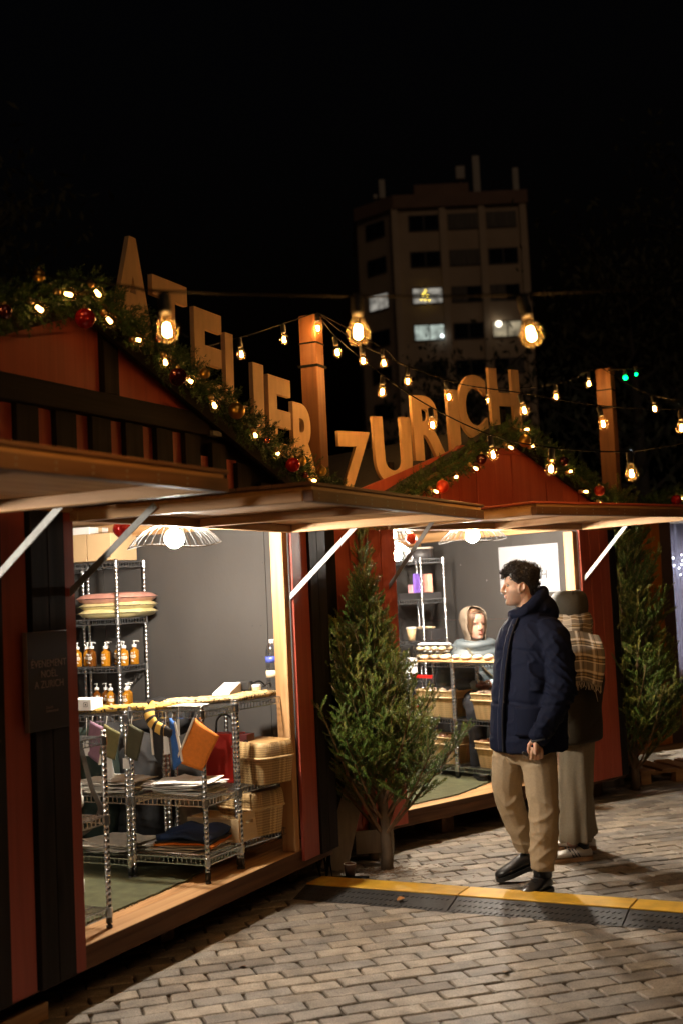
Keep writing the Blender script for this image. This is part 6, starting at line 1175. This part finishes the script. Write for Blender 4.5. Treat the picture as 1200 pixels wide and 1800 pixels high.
def plaid(name):
    m, nt, b, ln = newmat(name); N = nt.nodes.new; a = N('ShaderNodeAttribute'); a.attribute_name = 'uvw'; sp = N('ShaderNodeSeparateXYZ'); ln(a.outputs['Vector'], sp.inputs[0]); col = None
    def band(ax, mul, lo, hi):
        mu = N('ShaderNodeMath'); mu.operation = 'MULTIPLY'; mu.inputs[1].default_value = mul; ln(sp.outputs[ax], mu.inputs[0]); f = N('ShaderNodeMath'); f.operation = 'FRACT'; ln(mu.outputs[0], f.inputs[0]); g = N('ShaderNodeMath'); g.operation = 'GREATER_THAN'; g.inputs[1].default_value = lo; ln(f.outputs[0], g.inputs[0]); h = N('ShaderNodeMath'); h.operation = 'LESS_THAN'; h.inputs[1].default_value = hi; ln(f.outputs[0], h.inputs[0]); k = N('ShaderNodeMath'); k.operation = 'MULTIPLY'; ln(g.outputs[0], k.inputs[0]); ln(h.outputs[0], k.inputs[1]); k2 = N('ShaderNodeMath'); k2.operation = 'MULTIPLY'; k2.inputs[1].default_value = .62; ln(k.outputs[0], k2.inputs[0]); return k2.outputs[0]
    prev = None
    for (ax, mul, lo, hi, c) in ((1, 3.2, 0, .45, (.17, .16, .15)), (0, 2.2, 0, .40, (.12, .105, .085)), (1, 3.2, .50, .62, (.8, .72, .58)), (0, 2.2, .46, .60, (.8, .72, .6)), (1, 3.2, .66, .74, (.012, .01, .01)), (1, 3.2, .84, .90, (.012, .01, .01)), (0, 2.2, .72, .78, (.02, .016, .014)), (1, 3.2, .93, .99, (.85, .78, .65))):
        mx = N('ShaderNodeMix'); mx.data_type = 'RGBA'; ln(band(ax, mul, lo, hi), mx.inputs['Factor'])
        if prev is None: mx.inputs['A'].default_value = (.40, .27, .13, 1)
        else: ln(prev, mx.inputs['A'])
        mx.inputs['B'].default_value = (*c, 1); prev = mx.outputs['Result']
    ln(prev, b.inputs['Base Color']); b.inputs['Roughness'].default_value = .95; return m
PLD = plaid('plaid_wool')
def wrap(u, v):
    q = 2*pi*u; r = .118+.012*sin(pi*v)+.012*nz(cos(q)*2, sin(q)*2, v*4); return (.085+cos(q)*r*1.05, .025+sin(q)*r, 1.335+.165*v+.015*nz(cos(q)*2+4, sin(q)*2, v*2))
scf = MB().grid(lambda u, v: wrap(u, v), 40, 10, wrap=True).build('scarf', PLD, p2, True, uv=True); scf.data.transform(Matrix.Identity(4))
def tail(u, v):
    a = Vector((.035, -.135, 1.395)).lerp(Vector((.215, -.165, 1.375)), u); b = Vector((.045, -.225, 1.10)).lerp(Vector((.195, -.235, 1.075)), u); m_ = Vector((.03, -.215, 1.25)).lerp(Vector((.262, -.215, 1.245)), u); p = a*(1-v)**2+m_*2*v*(1-v)+b*v*v; return tuple(p+Vector((0, -.010*sin(u*7+v*2), .008*sin(u*5))))
MB().sheet(tail, 20, 24, .008).build('scarf_tail', PLD, scf, True, uv=True)
mb = MB(); rg = random.Random(2)
for k in range(26):
    u = k/25; p = Vector(tail(u, 1)); L = rg.uniform(.03, .05)*(1 if k != 19 else 2.6); mb.tube([p, p+Vector((rg.uniform(-.008, .008), -.004, -L*.5)), p+Vector((rg.uniform(-.012, .012), 0, -L))], .0022, 4)
mb.build('fringe', mat('scarf_fringe', (.45, .38, .28), .9), scf)
mb = MB(); limb(mb, [(.085, .0, .86), (.055, -.02, .55), (.025, -.035, .24), (.018, -.035, .118)], [.125, .108, .098, .104], flat=True); limb(mb, [(.04, .09, .86), (.075, .14, .55), (.105, .19, .24), (.115, .20, .11)], [.12, .098, .084, .090], flat=True); trunk_loft(mb, C2, [(.74, .05, .03, .12, .16), (.95, .05, .03, .12, .17)])
remesh(mb, 'wide_trousers', KH2, p2, .008, 3, lambda c, n: .010*sin(atan2(c.y, c.x-.03)*9+2*nz(c.x*3, c.y*3, c.z*2))*min(1, max(0, 1.0-c.z))+.004*nz(c.x*12, c.y*12, c.z*8))
WSH = mat('white_leather', (.55, .50, .44), .5, var=.08, scale=30); GUM = mat('gum_sole', (.30, .16, .07), .6)
for i, (h, dv) in enumerate((((.115, -.02, 0), (-.98, -.18)), ((.20, .24, 0), (-.95, .2)))):
    s_, U = shoe(p2, h, dv, .265, WSH, GUM, 'sneaker', 0, .043, .066); mb = MB()
    for k in range(3):
        for sg in (1, -1): mb.bar(U(.085+k*.020, sg*.0425, .030), U(.112+k*.020, sg*.030, .079), .007, .006, tuple(Vector((0, 0, 1))))
    mb.build('stripe', SOCK, s_); MB().lathe([(.04, 0), (.038, .03)], U(.05, 0, .07), 12).build('heel_collar', SOCK, s_)
t = thing('tan_tote', 'tan cloth tote tucked under the scarf wearer\'s arm', 'bag', (1.31-.0, 7.47-.185, 1.10)); MB().sheet(lambda u, v: (-.085+.15*u-.02*v, -.012*sin(pi*u), .16*v-.06*u*(1-v)), 8, 8, .03).build('cloth', CLO('tan_canvas', (.36, .24, .14)), t, True); MB().tube([(-.06, 0, .15), (-.02, .0, .24), (.04, 0, .15)], .006, 5).build('handle', CABLE, t)
# ---------------- the seller
SL = S2.w((-.735, 1.545, 0)); COATG = CLO('grey_blue_down', (.062, .080, .090), rough=.5); HOODB = CLO('beige_hood', (.115, .088, .062)); 
p3 = thing('person', 'seated woman in a grey puffer coat and beige hood behind the counter', 'person', SL); f3 = Vector((.30, -.954, 0)); B3 = Body((.0, .0, 1.285), (.40, -.92), 1.02); C3 = Body((0, .02, 0), (.12, -.99)); 
mb = MB(); add_head(mb, B3); limb(mb, [(0, .03, 1.12), (0, .02, 1.22), (0, .01, 1.31)], [.065, .052, .052]); limb(mb, [(0, .05, .80), (0, .03, 1.0), (0, .03, 1.14)], [.12, .11, .11])
hands = []
for s in (1, -1):
    sh = C3.p((0, .165*s, 1.12)); el = C3.p((.05, .24*s, .90)); ha = C3.p((.21, .07*s, .93)); limb(mb, [C3.p((0, .05*s, 1.12)), sh, el, ha], [.06, .05, .042, .028]); fist(mb, ha, C3.f*.5-C3.l*.85*s, Vector((0, 0, 1)), C3.f, .82)
    limb(mb, [C3.p((0, .09*s, .80)), C3.p((.36, .11*s, .80)), C3.p((.38, .11*s, .55)), C3.p((.36, .11*s, .32))], [.09, .065, .05, .04])
o = remesh(mb, 'body', SKIN2, p3, .0042, 2); o.data.attributes.new('beard', 'FLOAT', 'POINT'); face_parts(B3, p3, HAIRB)
mb = MB(); trunk_loft(mb, C3, [(.70, 0, 0, .19, .23), (.78, 0, 0, .20, .24), (.95, 0, 0, .185, .235), (1.10, 0, 0, .165, .235), (1.18, 0, 0, .145, .22), (1.235, 0, 0, .115, .165), (1.265, 0, 0, .085, .10)])
for s in (1, -1): limb(mb, [C3.p((0, .08*s, 1.17)), C3.p((0, .19*s, 1.145)), C3.p((.05, .265*s, .91)), C3.p((.19, .10*s, .935))], [.085, .092, .084, .058])
limb(mb, [C3.p((.11*cos(a), .125*sin(a), 1.225+.03*(1-cos(a))/2)) for a in [x*.63-2.5 for x in range(9)]], [.04, .046, .048, .046, .044, .046, .048, .046, .04], 10)
def puff(c, n): b = abs(sin((c.z+.02*nz(c.x*4, c.y*4, 2))*36))**.5; return .010*(b-.6)+.006*nz(c.x*9, c.y*9, c.z*14)
remesh(mb, 'puffer_coat', COATG, p3, .0075, 3, puff)
mb = MB()
for s in (1, -1): limb(mb, [C3.p((0, .09*s, .80)), C3.p((.36, .11*s, .80)), C3.p((.39, .11*s, .55)), C3.p((.37, .11*s, .36))], [.10, .085, .07, .065])
remesh(mb, 'dark_trousers', CLO('dark_denim', (.018, .02, .028)), p3, .01, 2, folds(3, .006))
for s in (1, -1): shoe(p3, C3.p((.34, .11*s, .258)), tuple(C3.f), .25, LEATH, SOLEB)
GLV = CLO('pale_blue_knit', (.34, .48, .58))
for s in (1, -1): MB().tube([C3.p((.185, .115*s, .925)), C3.p((.205, .085*s, .93)), C3.p((.225, .06*s, .935))], [.050, .047, .042], 12).build('knit_cuff', GLV, p3, True)
def hd(u, v):
    q = pi+(u-.5)*2*(pi-1.22+.25*abs(v-.45)); z = -.02+.262*v; 
    if v > .82: zz = .19+.065*sin((v-.82)/.18*pi/2); k = cos((v-.82)/.18*pi/2)
    else: zz = -.02+.21*v/.82; k = 1
    b = Vector(head_ring(min(max(zz, .02), .19), q, .020+.008*nz(cos(q)*3, sin(q)*3, v*4))); b.x *= k*.98+.02; b.y *= k*.98+.02; b.z = zz; b.x -= .006+.030*max(0, v-.45)**1.3; return tuple(B3.p(b))
MB().sheet(hd, 36, 24, .008).build('hood', HOODB, p3, True)
mb = MB(); rg = random.Random(6)
for s in (1, -1):
    for k in range(70):
        u = k/69; st = Vector((.086-.05*u, s*.004, .205+.022*u)); q = Vector(head_ring(.168-.02*u, s*(.55+.75*u), .007)); e = Vector(head_ring(.095-.05*rg.random(), s*(1.02+.42*u), .007)); m1 = Vector(head_ring(.205, s*(.35+.5*u), .008))
        P = catmull([st, m1, q, e], 4); mb.tube([B3.p(p+Vector((rg.uniform(-.001, .001), rg.uniform(-.001, .001), rg.uniform(-.001, .001)))) for p in P], [.0034]*len(P), 4, cap=False)
n = 30; vs = []
for j in range(9):
    for k in range(n): q = .95+(2*pi-1.9)*k/(n-1); vs.append(B3.p(Vector(head_ring(.04+.19*j/8, q, .006))))
mb.add(vs, [(j*n+k, j*n+k+1, (j+1)*n+k+1, (j+1)*n+k) for j in range(8) for k in range(n-1)]); mb.build('hair', HAIRB, p3, True)
MB().tube([C3.p((.115, -.10, 1.235)), C3.p((.165, -.04, 1.14)), C3.p((.19, .03, 1.05)), C3.p((.20, .12, .95))], [(.010, .003)]*4, 8).build('bag_strap', CLO('olive_strap', (.10, .085, .04)), p3, True)
t = thing('stool', 'plain wooden stool under the seated seller', 'stool', (SL.x, SL.y+.02, F0)); MB().lathe([(.16, .42), (.17, .425), (.17, .45), (0, .452)], seg=20).build('seat', PINE[0], t)
for s in (1, -1):
    for q in (1, -1): MB().tube([(.09*s, .09*q, .42), (.14*s, .14*q, 0)], .016, 8).build('leg', PINE[2], t)
